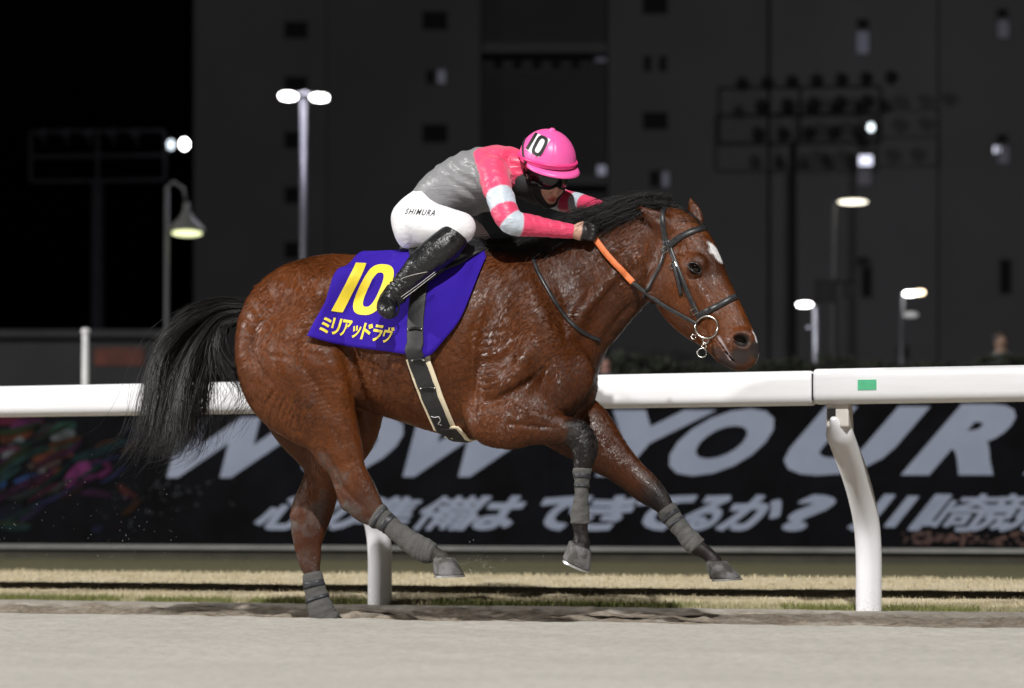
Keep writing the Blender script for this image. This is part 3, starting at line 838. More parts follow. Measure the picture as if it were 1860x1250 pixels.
# two spectators, small and dim ------------------------------------------
def spectator(x, ytop, Y, label, top_col, hair_col, face):
    p = wpt(x, ytop, Y); hgt = p.z - ZG; k = hgt / 1.70
    F = Field((-.36, -.28, -.03), (.36, .28, 1.76), .014)
    F.ell((0, 0, 1.60), (.078, .095, .115), .02); F.chain([(0, 0, 1.40), (0, .0, 1.50)], [.055, .052], .02)
    F.ell((0, -.095, 1.585), (.016, .02, .026), .012)
    F.chain([(0, 0, .95), (0, 0, 1.15), (0, .0, 1.34)], [.145, .13, .15], .05, sc=(1, .68, 1))
    for s in (-1, 1):
        F.chain([(s * .15, 0, 1.38), (s * .23, .01, 1.12), (s * .20, -.10, .92), (s * .17, -.16, .86)], [.058, .046, .036, .034], .03)
        F.chain([(s * .085, 0, .92), (s * .10, -.02, .50), (s * .10, 0, .08)], [.088, .064, .045], .03)
        F.chain([(s * .10, .04, .035), (s * .11, -.13, .03)], [.042, .036], .02)
    V, Q = surface_nets(F.a, F.lo, F.h); V = smooth_np(V, Q, .5)
    me = np_mesh('spectator_body', V, Q)
    c = np.zeros((len(V), 3)); c[:] = (.02, .02, .025); c[(V[:, 2] > .90)] = top_col; c[V[:, 2] > 1.46] = face
    c[(V[:, 2] > .84) & (V[:, 2] < .92) & (V[:, 1] < -.10)] = face
    cattr(me, 'col', c)
    m = material('spectator', (.1, .1, .1), .8); T = NT(m); T.set('Base Color', T.attr('col', False))
    t = thing('person', label, 'person', (p.x, Y, ZG), group='spectators behind the rail'); t.scale = (k, k, k)
    add('body', me, m, t)
    F = Field((-.16, -.18, 1.4), (.16, .18, 1.8), .012); F.ell((0, .018, 1.635), (.092, .102, .10), .01); F.ell((0, .06, 1.56), (.085, .07, .09), .03); F.ell((0, -.115, 1.565), (.075, .06, .07), .02, mode='cut')
    V, Q = surface_nets(F.a, F.lo, F.h); add('hair', np_mesh('spectator_hair', smooth_np(V, Q, .5), Q), noisy('hair_dark', hair_col, .7, .3, 30, .2, 90), t)
spectator(1818, 606, 36, 'person in a pale grey jacket standing behind the taller hedge', (.13, .14, .155), (.030, .020, .014), (.22, .14, .10))
spectator(1100, 650, 32, 'person in a dark jacket standing at the end of the low hedge', (.03, .03, .035), (.02, .015, .012), (.30, .16, .13))
# ================================================================== THE HORSE
def row(a, b, yc, ry, shrink=0.0):
    A = loc(a[0], a[1], yc); B = loc(b[0], b[1], yc)
    r = 0.5 * math.hypot(A[0] - B[0], A[2] - B[2]) - shrink
    return [(A[0] + B[0]) / 2, (A[2] + B[2]) / 2, yc, r, ry]
def rows(L): return [row(*q) for q in L]
def pxl(n): return n * 0.00235

horse = thing('racehorse', 'bay racehorse galloping with blowing black mane and tail, ridden by the jockey in pink', 'horse', mat4=FRAME)

H = Field((-1.30, -0.42, -0.10), (1.20, 0.42, 1.82), 0.0052)
def cr(x, y, r, yc, ry):
    p = loc(x, y, yc); return [p[0], p[2], yc, r * .00237, ry]
H.tube([cr(522, 606, 91, 0, .16), cr(548, 578, 101, 0, .205), cr(600, 580, 119, 0, .222), cr(640, 592, 130, 0, .200), cr(690, 604, 142, 0, .218), cr(764, 615, 156, 0, .280),
        cr(838, 622, 170, 0, .285), cr(885, 622, 174, 0, .262), cr(920, 620, 163, 0, .245), cr(955, 626, 132, 0, .22), cr(985, 648, 104, 0, .19)], 0.02, p=2.2)
for s in (-1, 1):
    H.ell(loc(585, 540, s * .13), (.17, .115, .12), 0.06)          # gluteal mass
    H.ell(loc(640, 510, s * .2), (.06, .045, .05), 0.06)           # point of hip
# neck
H.tube([cr(930, 575, 118, 0, .19), cr(985, 545, 97, 0, .15), cr(1040, 518, 90, 0, .122), cr(1090, 494, 84, 0, .102), cr(1136, 472, 78, -.005, .088), cr(1180, 450, 66, -.012, .078), cr(1210, 438, 56, -.018, .07)], 0.06, p=2.1)
H.tube([cr(1158, 502, 42, -.005, .05), cr(1125, 542, 42, 0, .06), cr(1092, 582, 42, 0, .08), cr(1055, 630, 40, 0, .10)], 0.05)
for s in (-1, 1):
    # shoulder blade, point of shoulder, pectorals
    H.tube([[*loc(955, 510)[::2], s * .14, .05, .045], [*loc(985, 570)[::2], s * .175, .075, .06], [*loc(1015, 640)[::2], s * .17, .085, .07], [*loc(1030, 695)[::2], s * .15, .08, .07]], 0.045)
    H.tube([[*loc(1040, 640)[::2], s * .085, .05, .07], [*loc(1048, 700)[::2], s * .085, .065, .08], [*loc(1030, 745)[::2], s * .08, .055, .07]], 0.025)
    H.tube([[*loc(1150, 470, 0)[::2], s * .055, .035, .03], [*loc(1100, 530)[::2], s * .08, .04, .035], [*loc(1055, 600)[::2], s * .11, .045, .045], [*loc(1035, 660)[::2], s * .13, .045, .05]], 0.03)
# hind legs -----------------------------------------------------------
NH = -.135
H.tube(rows([((470, 562), (628, 560), -.095, .14), ((432, 612), (640, 605), -.132, .142), ((440, 672), (634, 685), -.152, .132), ((492, 716), (640, 745), -.155, .10),
             ((546, 760), (646, 786), -.155, .076), ((574, 803), (655, 824), -.15, .06)]), 0.02, p=2.1)
near_hind = rows([((546, 760), (646, 786), -.155, .07), ((576, 806), (655, 826), -.15, .056), ((602, 848), (662, 858), -.147, .046), ((619, 880), (676, 882), -.145, .042),
                  ((622, 905), (686, 903), -.143, .041), ((640, 930), (694, 914), -.14, .036), ((664, 945), (700, 924), -.138, .030), ((694, 962), (712, 938), -.136, .026, .003),
                  ((722, 986), (742, 962), -.134, .026, .003), ((745, 1005), (768, 978), -.133, .030, .002), ((762, 1014), (786, 988), -.132, .032), ((780, 1016), (797, 996), -.132, .029), ((795, 1024), (812, 1005), -.132, .030)])
H.tube(near_hind, 0.012)
H.tube(rows([((588, 815), (606, 822), -.148, .016), ((600, 860), (616, 862), -.146, .018), ((611, 895), (632, 897), -.144, .024), ((618, 918), (642, 912), -.143, .026)]), 0.012)   # hamstring cord and point of hock
far_hind_t = rows([((475, 566), (630, 560), .10, .13), ((450, 625), (676, 630), .125, .14), ((470, 690), (696, 722), .14, .125), ((512, 745), (686, 786), .14, .10), ((540, 792), (658, 824), .14, .072), ((556, 836), (632, 856), .14, .058)])
H.tube(far_hind_t, 0.03, p=2.1)
far_hind = rows([((540, 792), (658, 824), .14, .066), ((556, 845), (628, 862), .14, .054), ((545, 890), (614, 898), .138, .047), ((532, 925), (606, 918), .135, .043), ((529, 958), (594, 950), .132, .041),
                 ((534, 990), (584, 980), .13, .034), ((541, 1018), (582, 1010), .128, .028), ((551, 1044), (582, 1036), .126, .026, .003), ((556, 1078), (590, 1070), .124, .026, .003),
                 ((562, 1110), (602, 1100), .122, .034, .002), ((572, 1132), (612, 1118), .122, .034), ((592, 1146), (622, 1124), .122, .034)])
H.tube(far_hind, 0.012)
H.tube(rows([((556, 862), (574, 866), .139, .016), ((540, 902), (562, 906), .136, .022), ((527, 935), (556, 938), .134, .026)]), 0.014)
# fore legs -----------------------------------------------------------
H.tube(rows([((1000, 645), (1062, 720), -.135, .055), ((955, 690), (995, 770), -.162, .066), ((900, 700), (905, 812), -.185, .082)]), 0.05)       # upper arm
H.ell(loc(915, 690, -.20), (.10, .075, .13), 0.025, R=np.array(Matrix.Rotation(math.radians(28), 3, 'Y')))                                       # triceps
H.ell(loc(950, 655, -.195), (.08, .06, .12), 0.025, R=np.array(Matrix.Rotation(math.radians(28), 3, 'Y')))
near_fore = rows([((905, 720), (884, 806), -.195, .082), ((934, 715), (912, 815), -.195, .080), ((965, 724), (955, 809), -.19, .068), ((1000, 744), (992, 806), -.185, .053), ((1032, 757), (1022, 805), -.18, .044),
                  ((1062, 766), (1036, 812), -.178, .044), ((1084, 798), (1040, 818), -.177, .045), ((1082, 826), (1042, 834), -.176, .040), ((1072, 850), (1043, 850), -.175, .032),
                  ((1068, 874), (1046, 874), -.174, .026, .003), ((1066, 903), (1046, 903), -.173, .026, .003), ((1068, 930), (1040, 930), -.172, .032, .003), ((1067, 950), (1040, 955), -.172, .033), ((1068, 970), (1043, 972), -.172, .029), ((1072, 988), (1040, 988), -.172, .032)])
H.tube(near_fore, 0.014)
far_fore = rows([((1040, 700), (960, 790), .15, .075), ((1090, 735), (1005, 812), .15, .075), ((1110, 760), (1038, 830), .148, .070), ((1126, 788), (1066, 848), .145, .062), ((1147, 818), (1098, 864), .14, .052), ((1172, 848), (1128, 884), .137, .045),
                 ((1196, 872), (1152, 903), .135, .044), ((1212, 893), (1178, 918), .133, .041), ((1222, 914), (1196, 932), .132, .034), ((1236, 936), (1212, 954), .131, .026, .003),
                 ((1252, 957), (1230, 974), .13, .026, .003), ((1268, 972), (1242, 992), .129, .032, .003), ((1279, 986), (1258, 1004), .129, .033), ((1294, 998), (1276, 1014), .129, .029), ((1308, 1012), (1290, 1026), .129, .031)])
H.tube(far_fore, 0.014)
# hooves --------------------------------------------------------------
def hoof_at(cor, sole, L, r0, r1, nrm):
    c0 = np.array(loc(*cor, L)); c1 = np.array(loc(*sole, L))
    n = np.array([nrm[0], 0, nrm[1]], float); n /= np.linalg.norm(n)
    H.cone(c0, r0, c1, r1, n)
    return c0, c1, n, r1
hoofs = [hoof_at((806, 1013), (816, 1045), -.132, .046, .067, (.03, -1)),
         hoof_at((1054, 990), (1047, 1026), -.172, .050, .064, (-.42, -.90)),
         hoof_at((1300, 1020), (1319, 1051), .129, .046, .067, (.06, -1)),
         hoof_at((612, 1136), (630, 1156), .122, .046, .064, (.1, -1))]
# head ------------------------------------------------------------------
def hy(t): return -.018 - .075 * t                                   # the head turns a little towards the lens
head = rows([((1262, 398), (1180, 470), hy(.0), .078), ((1288, 424), (1182, 508), hy(.1), .088), ((1306, 462), (1186, 540), hy(.25), .088), ((1318, 494), (1198, 565), hy(.4), .078),
             ((1332, 524), (1222, 588), hy(.55), .066), ((1346, 552), (1250, 606), hy(.7), .056), ((1359, 580), (1274, 624), hy(.85), .053), ((1371, 606), (1292, 640), hy(.95), .055), ((1377, 626), (1312, 652), hy(1.0), .050)])
H.tube(head, 0.03, p=2.25)
for s in (-1, 1):
    y0 = hy(.25)
    H.ell(loc(1263, 480, y0 + s * .078), (.045, .026, .042), 0.022)                      # brow over the eye
    H.ell(loc(1207, 520, y0 + s * .062), (.085, .026, .080), 0.018)                      # cheek
    H.tube([[*loc(1262, 512, y0 + s * .08)[::2], y0 + s * .08, .010, .012], [*loc(1282, 545, hy(.5) + s * .066)[::2], hy(.5) + s * .064, .010, .012], [*loc(1297, 575, hy(.7) + s * .054)[::2], hy(.7) + s * .05, .008, .010]], 0.02)   # facial crest
    H.ell(loc(1347, 618, hy(1) + s * .040), (.056, .027, .048), 0.016)                   # flare of the nostril
    H.ell(loc(1349, 619, hy(1) + s * .072), (.040, .030, .028), 0.006, mode='cut', R=np.array(Matrix.Rotation(math.radians(28), 3, 'Y')))
    H.ell(loc(1345, 619, hy(1) + s * .052), (.030, .032, .020), 0.006, mode='cut', R=np.array(Matrix.Rotation(math.radians(28), 3, 'Y')))
    H.ell(loc(1262, 488, y0 + s * .110), (.030, .026, .019), 0.006, mode='cut', R=np.array(Matrix.Rotation(math.radians(25), 3, 'Y')))       # socket
    H.ell(loc(1231, 452, hy(.1) + s * .092), (.018, .016, .022), 0.03, mode='cut')       # hollow above the eye
    H.tube([[*loc(1205, 440)[::2], s * .11 - .02, .008, .02], [*loc(1180, 500)[::2], s * .105 - .02, .010, .02], [*loc(1168, 540)[::2], s * .10 - .02, .010, .02]], 0.03, mode='cut')   # behind the jaw
H.ell(loc(1318, 650, hy(1)), (.042, .034, .020), 0.012)                                    # lower lip and chin
H.ell(loc(1362, 640, hy(1)), (.030, .038, .026), 0.014)
for s in (-1, 1):                                                                          # mouth line
    H.tube([[*loc(1296, 606, hy(1))[::2], hy(1) + s * .055, .004, .02], [*loc(1312, 626, hy(1))[::2], hy(1) + s * .055, .0035, .024], [*loc(1328, 648, hy(1))[::2], hy(1) + s * .045, .0035, .028], [*loc(1338, 660, hy(1))[::2], hy(1) + s * .03, .003, .03]], 0.006, mode='cut')
# ears: a leaf with a hollow
def ear(base, mid, tip, yb, yt, w, hollow):
    b = loc(*base, yb); m = loc(*mid, (yb + yt) / 2); t = loc(*tip, yt)
    H.chain([b, m, t], [w * .85, w, .006], 0.018, sc=(1, .6, 1))
    if hollow:
        q = np.array(m) * .6 + np.array(b) * .4; d = np.array([0.012, hollow, .008])
        H.chain([q + d, np.array(m) + d, np.array(t) * .75 + np.array(m) * .25 + d], [w * .5, w * .62, .006], 0.006, mode='cut', sc=(1, .6, 1))
ear((1213, 414), (1192, 399), (1165, 377), -.085, -.110, .036, -.026)
ear((1267, 402), (1261, 386), (1254, 361), .055, .07, .029, -.02)
H.a[:, :, :2] = np.maximum(H.a[:, :, :2], 0.01)
HV, HF = surface_nets(H.a, H.lo, H.h)
for _ in range(2): HV = smooth_np(HV, HF, .5)
def vnormals(V, F):
    N = np.zeros_like(V); c = np.cross(V[F[:, 2]] - V[F[:, 0]], V[F[:, 3]] - V[F[:, 1]])
    for k in range(4):
        for a in range(3): N[:, a] += np.bincount(F[:, k], c[:, a], len(V))
    return N / (np.linalg.norm(N, axis=1, keepdims=True) + 1e-12)
HN = vnormals(HV, HF)
def sculpt(pts, w, depth, L=-.2, both=True, sharp=1.0):
    """press (depth > 0) or raise a soft line into the coat; pts are photograph positions on the near flank"""
    global HV
    P = catmull([loc(x, y, L)[::2] for x, y in pts], 5)
    best = np.full(len(HV), 9.0); tt = np.zeros(len(HV)); n = len(P) - 1
    for i in range(n):
        p = P[i]; v = P[i + 1] - p
        t = np.clip(((HV[:, 0] - p[0]) * v[0] + (HV[:, 2] - p[1]) * v[1]) / (v @ v + 1e-12), 0, 1)
        d = np.hypot(HV[:, 0] - p[0] - v[0] * t, HV[:, 2] - p[1] - v[1] * t)
        u = d < best; best = np.where(u, d, best); tt = np.where(u, (i + t) / n, tt)
    side = (HV[:, 1] < 0) if not both else np.abs(HV[:, 1]) > .03
    g = np.exp(-(best / w) ** 2) * np.sin(np.pi * np.clip(tt, .03, .97)) ** .7 * side * sstep(.25, .6, np.abs(HN[:, 1]))
    HV = HV - HN * (g * depth)[:, None]
# quarters
sculpt([(500, 545), (478, 590), (470, 630), (480, 668), (520, 712)], .016, .012)
sculpt([(455, 570), (446, 615), (452, 660), (490, 705)], .03, -.008)
sculpt([(585, 575), (562, 620), (560, 660), (590, 715), (618, 775)], .02, .012)
sculpt([(530, 590), (520, 640), (545, 700), (585, 760)], .035, -.010)
sculpt([(612, 500), (600, 540), (612, 590), (628, 640), (640, 700)], .022, .014)
sculpt([(520, 500), (560, 520), (590, 560)], .03, .006)
sculpt([(610, 650), (625, 690), (628, 730)], .03, -.014)
sculpt([(480, 628), (505, 648), (540, 652)], .010, .005)
sculpt([(640, 620), (640, 660), (648, 705), (656, 750)], .026, .018)
sculpt([(690, 610), (680, 660), (690, 720)], .055, .016)
sculpt([(600, 620), (612, 670), (618, 720)], .04, -.012)
# gaskin
sculpt([(596, 815), (612, 850), (628, 885)], .010, .010, -.15)
sculpt([(622, 878), (640, 900), (668, 925)], .010, .006, -.15)
sculpt([(600, 760), (620, 800), (636, 850)], .012, .006)
sculpt([(640, 800), (648, 840), (655, 870)], .010, -.005)
# shoulder and fore arm
sculpt([(890, 540), (872, 600), (864, 680), (868, 750), (880, 790)], .022, .014)
sculpt([(950, 500), (985, 570), (1020, 640)], .03, -.010)
sculpt([(1000, 500), (1030, 570), (1052, 640)], .018, .009)
sculpt([(1010, 650), (970, 690), (925, 720), (895, 735)], .016, .012)
sculpt([(930, 600), (940, 650), (915, 690)], .022, .008)
sculpt([(905, 640), (890, 690), (886, 740)], .03, -.010)
sculpt([(960, 640), (950, 690)], .025, -.008)
sculpt([(925, 770), (970, 775), (1020, 780)], .010, .006)
sculpt([(930, 740), (970, 752), (1010, 765)], .014, -.006)
# neck
sculpt([(1165, 470), (1120, 500), (1070, 560), (1040, 620)], .016, .008)
sculpt([(1140, 540), (1110, 570), (1075, 620)], .016, .010)
sculpt([(1010, 520), (1060, 480), (1120, 440)], .02, .005)
# ribs
for i in range(6):
    x = 700 + i * 26
    sculpt([(x + 26, 640), (x + 14, 690), (x + 2, 735)], .010, .0035)
# folds of skin behind the shoulder
for i in range(9):
    y = 600 + i * 13
    sculpt([(862 + i, y), (885 + i, y + 5), (905 + i, y + 2)], .0045, .0035)
for _ in range(1): HV = smooth_np(HV, HF, .3)
# matted, uneven hair
HN = vnormals(HV, HF)
q = HV @ np.array(Matrix.Rotation(math.radians(-32), 3, 'Y')).T * np.array([13, 26, 40])
HV = HV + HN * ((vnoise(q, 21, 3) - .5) * .0030 * (HV[:, 2] > .62) * (1 - .8 * sstep(loc(1185, 0)[0], loc(1225, 0)[0], HV[:, 0])))[:, None]
hme = np_mesh('racehorse_body', HV, HF)

# colour masks, all in the horse's own space ---------------------------
def along(D, V):
    """nearest path parameter (0..1) and scaled distance of vertices to a leg path"""
    D = catmull(D, 6); best = np.full(len(V), 9.0); tt = np.zeros(len(V)); n = len(D) - 1
    for i in range(n):
        p = D[i]; q = D[i + 1]; vx, vz, vy = q[0] - p[0], q[1] - p[1], q[2] - p[2]; L2 = vx * vx + vz * vz + vy * vy + 1e-12
        t = np.clip(((V[:, 0] - p[0]) * vx + (V[:, 2] - p[1]) * vz + (V[:, 1] - p[2]) * vy) / L2, 0, 1)
        d = np.sqrt((V[:, 0] - p[0] - vx * t) ** 2 + (V[:, 2] - p[1] - vz * t) ** 2 + (V[:, 1] - p[2] - vy * t) ** 2) / (p[3] + .01)
        u = d < best; best = np.where(u, d, best); tt = np.where(u, (i + t) / n, tt)
    return tt, best
nz = vnoise(HV * 14, 3)
nz2 = vnoise(HV * 30, 9)
blk = np.zeros(len(HV)); dust = np.zeros(len(HV)); wht = np.zeros(len(HV)); grey = np.zeros(len(HV)); hoofm = np.zeros(len(HV)); dark = np.zeros(len(HV))
for D, t0, t1, dm in ((near_fore, .28, .36, .0), (far_fore, .36, .50, .0), (near_hind, .42, .60, .6), (far_hind, .52, .80, .6)):
    t, d = along(D, HV); ok = d < 1.55
    b = sstep(t0, t1, t + (nz - .5) * .10) * ok
    blk = np.maximum(blk, b)
    dust = np.maximum(dust, ok * sstep(t0 - .12, t1 + .05, t) * (dm + .2 * sstep(.5, .62, nz2)))
ash = np.zeros(len(HV))
hk = (np.abs(HV[:, 0] - loc(628, 890, -.14)[0]) < .16) & (HV[:, 2] < loc(0, 800)[2])
# rear of the hocks is grey with dried sand
for D, off in ((near_hind, -.15), (far_hind, .14)):
    t, d = along(D, HV)
    ctr = (t > .08) & (t < .62) & (d < 1.5)
    P = catmull(D, 6); i = np.clip((t * (len(P) - 1)).astype(int), 0, len(P) - 1)
    back = (P[i, 0] - HV[:, 0]) / (P[i, 3] + .01)
    dust = np.maximum(dust, ctr * sstep(.15, .8, back) * sstep(.12, .30, t) * sstep(.38, .58, nz))
for c0, c1, n, r1 in hoofs:
    d = (HV - c0) @ n
    near = np.linalg.norm(HV - (c0 + c1) / 2, axis=1) < .12
    hoofm = np.maximum(hoofm, near * sstep(-.004, .004, d))
for (x, y), r, amt in (((1352, 620), .062, 1), ((1374, 636), .055, 1), ((1350, 646), .062, 1), ((1326, 657), .058, .85), ((1306, 640), .040, .6)):
    c = np.array(loc(x, y, hy(1)))
    grey = np.maximum(grey, amt * (1 - sstep(.5, 1.05, np.linalg.norm((HV - c) * [1, .55, 1], axis=1) / r + (nz - .5) * .3)))
def blob(pts, r, yr=None, soft=.25):
    m = np.zeros(len(HV))
    for i in range(len(pts) - 1):
        p = np.array(pts[i]); q = np.array(pts[i + 1]); v = q - p
        t = np.clip(((HV - p) @ v) / (v @ v), 0, 1)
        d = np.linalg.norm(HV - p - t[:, None] * v, axis=1) / (r[i] + (r[i + 1] - r[i]) * t)
        m = np.maximum(m, 1 - sstep(1 - soft, 1 + soft, d + (nz2 - .5) * .35))
    return m
for pts, r in (([(594, 828), (604, 862), (615, 903), (636, 932), (668, 948)], [.018, .022, .028, .026, .016]), ([(630, 868), (640, 890), (655, 905)], [.016, .022, .018])):
    ash = np.maximum(ash, blob([loc(x, y, -.18) for x, y in pts], [q * 2.0 for q in r], soft=.5) * sstep(.36, .56, nz))
for pts, r in (([(560, 880), (545, 905), (530, 940), (533, 980), (548, 1020)], [.02, .028, .034, .026, .018]), ([(580, 900), (575, 935), (560, 960)], [.018, .022, .018])):
    ash = np.maximum(ash, blob([loc(x, y, .10) for x, y in pts], [q * 2.0 for q in r], soft=.5) * sstep(.36, .56, nz))
yc = hy(.15)
star = [loc(1284, 444, yc - .035), loc(1294, 458, yc - .03), loc(1303, 472, yc - .022), loc(1309, 486, yc - .015)]
wht = np.maximum(wht, blob(star, [.014, .026, .024, .008]))
wht = np.maximum(wht, blob([loc(1371, 602, hy(1) - .015), loc(1377, 616, hy(1) - .01)], [.012, .016]))
lip = np.maximum(0, blob([loc(1303, 612, hy(1) - .05), loc(1316, 634, hy(1) - .05), loc(1328, 652, hy(1) - .04)], [.010, .008, .007]))
# darker topline, neck and ears; underside of neck
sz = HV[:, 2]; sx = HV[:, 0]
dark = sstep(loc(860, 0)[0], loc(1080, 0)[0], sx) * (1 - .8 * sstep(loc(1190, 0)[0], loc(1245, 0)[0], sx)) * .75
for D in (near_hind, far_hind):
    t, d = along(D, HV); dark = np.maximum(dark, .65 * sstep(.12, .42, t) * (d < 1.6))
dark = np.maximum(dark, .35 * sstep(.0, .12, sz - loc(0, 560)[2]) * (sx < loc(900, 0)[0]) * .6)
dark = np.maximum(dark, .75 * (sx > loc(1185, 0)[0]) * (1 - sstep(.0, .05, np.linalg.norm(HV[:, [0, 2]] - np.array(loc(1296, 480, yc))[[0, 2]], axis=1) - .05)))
fattr(hme, 'blk', blk); fattr(hme, 'dust', np.clip(dust, 0, 1)); fattr(hme, 'wht', wht); fattr(hme, 'grey', grey); fattr(hme, 'hoofm', hoofm); fattr(hme, 'dark', np.clip(dark, 0, 1)); fattr(hme, 'lip', lip); fattr(hme, 'ash', np.clip(ash, 0, 1))

# --- coat
M_coat = material('bay_coat', (.2, .06, .02), .42, .5); T = NT(M_coat)
v = T.coord('Object')
# hair lies back and down, swirling a little over the muscles
wz = T('ShaderNodeTexNoise'); wz.inputs['Scale'].default_value = 5.5; wz.inputs['Detail'].default_value = 2; T.link(v, wz.inputs['Vector'])
wv = T('ShaderNodeVectorMath', operation='MULTIPLY_ADD'); T.link(wz.outputs[1], wv.inputs[0]); wv.inputs[1].default_value = (.22, .22, .22); T.link(v, wv.inputs[2])
def flow(scale, ang):
    r_ = T('ShaderNodeMapping'); r_.inputs['Rotation'].default_value = (0, math.radians(ang), 0); T.link(wv.outputs[0], r_.inputs['Vector'])
    s_ = T('ShaderNodeMapping'); s_.inputs['Scale'].default_value = scale; T.link(r_.outputs[0], s_.inputs['Vector']); return s_.outputs[0]
vs = flow((16, 60, 62), -55)
vs2 = flow((45, 190, 210), -55)
n_big = T.noise(v, 4.5, 4, .55)
n_mid = T.noise(v, 17, 5, .6, .6)
n_st = T.noise(vs, 1.0, 5, .62, .9)
n_st2 = T.noise(vs2, 1.0, 4, .6, 1.0)
base = T.ramp(n_big, [(.3, (.062, .0165, .0045)), (.7, (.150, .0430, .0098))])
base = T.mix(T.ramp(n_st, [(.38, 0.0), (.66, .55)]), base, (.030, .0080, .0035))
base = T.mix(T.ramp(n_st2, [(.45, 0.0), (.75, .40)]), base, (.20, .068, .018))
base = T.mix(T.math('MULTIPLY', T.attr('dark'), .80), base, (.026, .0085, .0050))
base = T.mix(T.math('MULTIPLY', T.attr('blk'), .96), base, (.012, .010, .010))
base = T.mix(T.attr('grey'), base, (.030, .024, .023))
base = T.mix(T.attr('lip'), base, (.34, .27, .27))
base = T.mix(T.math('MULTIPLY', T.attr('dust'), T.ramp(n_mid, [(.36, .10), (.62, .62)])), base, (.135, .118, .105))
base = T.mix(T.math('MULTIPLY', T.attr('ash'), T.ramp(n_mid, [(.3, .12), (.62, .55)])), base, (.095, .086, .080))
base = T.mix(T.attr('wht'), base, (.72, .70, .69))
hoofc = T.mix(T.ramp(n_mid, [(.42, 0.0), (.6, 1.0)]), (.060, .055, .049), (.17, .168, .168))
base = T.mix(T.attr('hoofm'), base, hoofc)
T.set('Base Color', base)
rg = T.math('ADD', T.math('MULTIPLY', T.ramp(n_mid, [(.38, 0.0), (.62, 1.0)]), .16), .33)
rg = T.math('ADD', rg, T.math('MULTIPLY', T.math('MAXIMUM', T.attr('dust'), T.attr('hoofm')), .28))
T.set('Roughness', rg)
T.set('Specular IOR Level', .24)
hgt = T.math('ADD', T.math('MULTIPLY', n_st, 1.0), T.math('MULTIPLY', n_st2, .45))
notfur = T.math('SUBTRACT', 1.0, T.math('MAXIMUM', T.attr('hoofm'), T.math('MULTIPLY', T.attr('grey'), .8)))
b1 = T.bump(T.math('MULTIPLY', hgt, notfur), .40, .008)
b2 = T.bump(T.noise(v, 13, 3, .5), .22, .03, b1)
T.set('Normal', b2)
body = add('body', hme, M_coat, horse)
HBVH = BVHTree.FromPolygons([tuple(p) for p in HV], [tuple(f) for f in HF])

CAML = FRAME.inverted() @ Vector((0, 0, CAMH))                       # the lens in horse space
def seen(px, py):
    """point of the horse's surface at a photograph position (horse space)"""
    a = Vector(((px - 930.0) / FPX, 1.0, -(py - HOR) / FPX)).normalized()
    d = (FRAME.inverted().to_3x3() @ a).normalized()
    h = HBVH.ray_cast(CAML, d, 30)
    return (h[0], h[1]) if h[0] is not None else (None, None)
def surf(p):
    h = HBVH.find_nearest(Vector(p)); n = h[1]
    if (Vector(p) - h[0]).dot(n) < 0 and False: n = -n
    return h[0], n

# --- eyes
M_eye = material('dark_eye', (.004, .002, .0015), .04, .45)
M_lid = material('eyelid_skin', (.014, .010, .009), .35, .5)
for s in (-1, 1):
    c = Vector(loc(1262, 488, hy(.25) + s * .100))
    n = Vector((.22, s, .10)).normalized(); c = Vector(loc(1262, 488, hy(.25) + s * .0945))
    bm = bmesh.new(); bmesh.ops.create_uvsphere(bm, u_segments=24, v_segments=16, radius=.0245); me = bpy.data.meshes.new('eye'); bm.to_mesh(me); bm.free()
    e = add('eye', me, M_eye, horse, True); e.location = c
    # lids: a rim round the eye
    t = Vector((.83, 0, -.55)); t = (t - n * t.dot(n)).normalized(); w = n.cross(t)
    ring = []
    for i in range(29):
        a = 2 * math.pi * i / 28
        q = c + t * (math.cos(a) * .0300) + w * (math.sin(a) * .0170)
        ring.append(q + n * (math.sqrt(max(.0, .0262 ** 2 - min(.0255, (q - c).length) ** 2)) + .004))
    MB().tube(ring, .0042, 8, False).build('eyelid', M_lid, horse, True)
# ================================================================== TACK
IF3 = FRAME.inverted().to_3x3()
def raydir(px, py):
    return (IF3 @ Vector(((px - 930.0) / FPX, 1.0, -(py - HOR) / FPX)).normalized()).normalized()
def cast(bvh, px, py):
    h = bvh.ray_cast(CAML, raydir(px, py), 40); return (h[0], h[1])

def ribbon(P, N, w, t, name, mat, parent, sub=4, lift=0.0, profile=0):
    """flat strap along points P with outward normals N"""
    w = w if hasattr(w, '__len__') else [w] * len(P)
    D = catmull(np.array([[*p, *n, q] for p, n, q in zip(P, N, w)]), sub); m = MB(); K = len(D)
    for i in range(K):
        p = Vector(D[i, :3]); n = Vector(D[i, 3:6]).normalized(); tg = Vector(D[min(i + 1, K - 1), :3] - D[max(i - 1, 0), :3]).normalized()
        n = (n - tg * n.dot(tg)).normalized(); s = tg.cross(n); h = D[i, 6] / 2
        b = p + n * lift
        for (a, c) in ((-1, 0), (-1, .6), (-.85, 1), (0, 1.08), (.85, 1), (1, .6), (1, 0)): m.v.append(tuple(b + s * (a * h) + n * (c * t)))
    for i in range(K - 1):
        for k in range(7): m.f.append((i * 7 + k, i * 7 + (k + 1) % 7, (i + 1) * 7 + (k + 1) % 7, (i + 1) * 7 + k))
    m.f.append(tuple(range(7))); m.f.append(tuple((K - 1) * 7 + k for k in reversed(range(7))))
    return m.build(name, mat, parent, True)
def dense(pts, n): return [tuple(q) for q in catmull(pts, n)]
def on_horse(pts, dn=3, bvh=None):
    P = []; N = []
    for x, y in dense(pts, dn):
        h = cast(bvh or HBVH, x, y)
        if h[0] is None:
            continue
        P.append(h[0]); N.append(h[1])
    return P, N
def smooth_n(N, k=2):
    for _ in range(k): N = [(N[max(i - 1, 0)] + N[i] * 2 + N[min(i + 1, len(N) - 1)]).normalized() for i in range(len(N))]
    return N
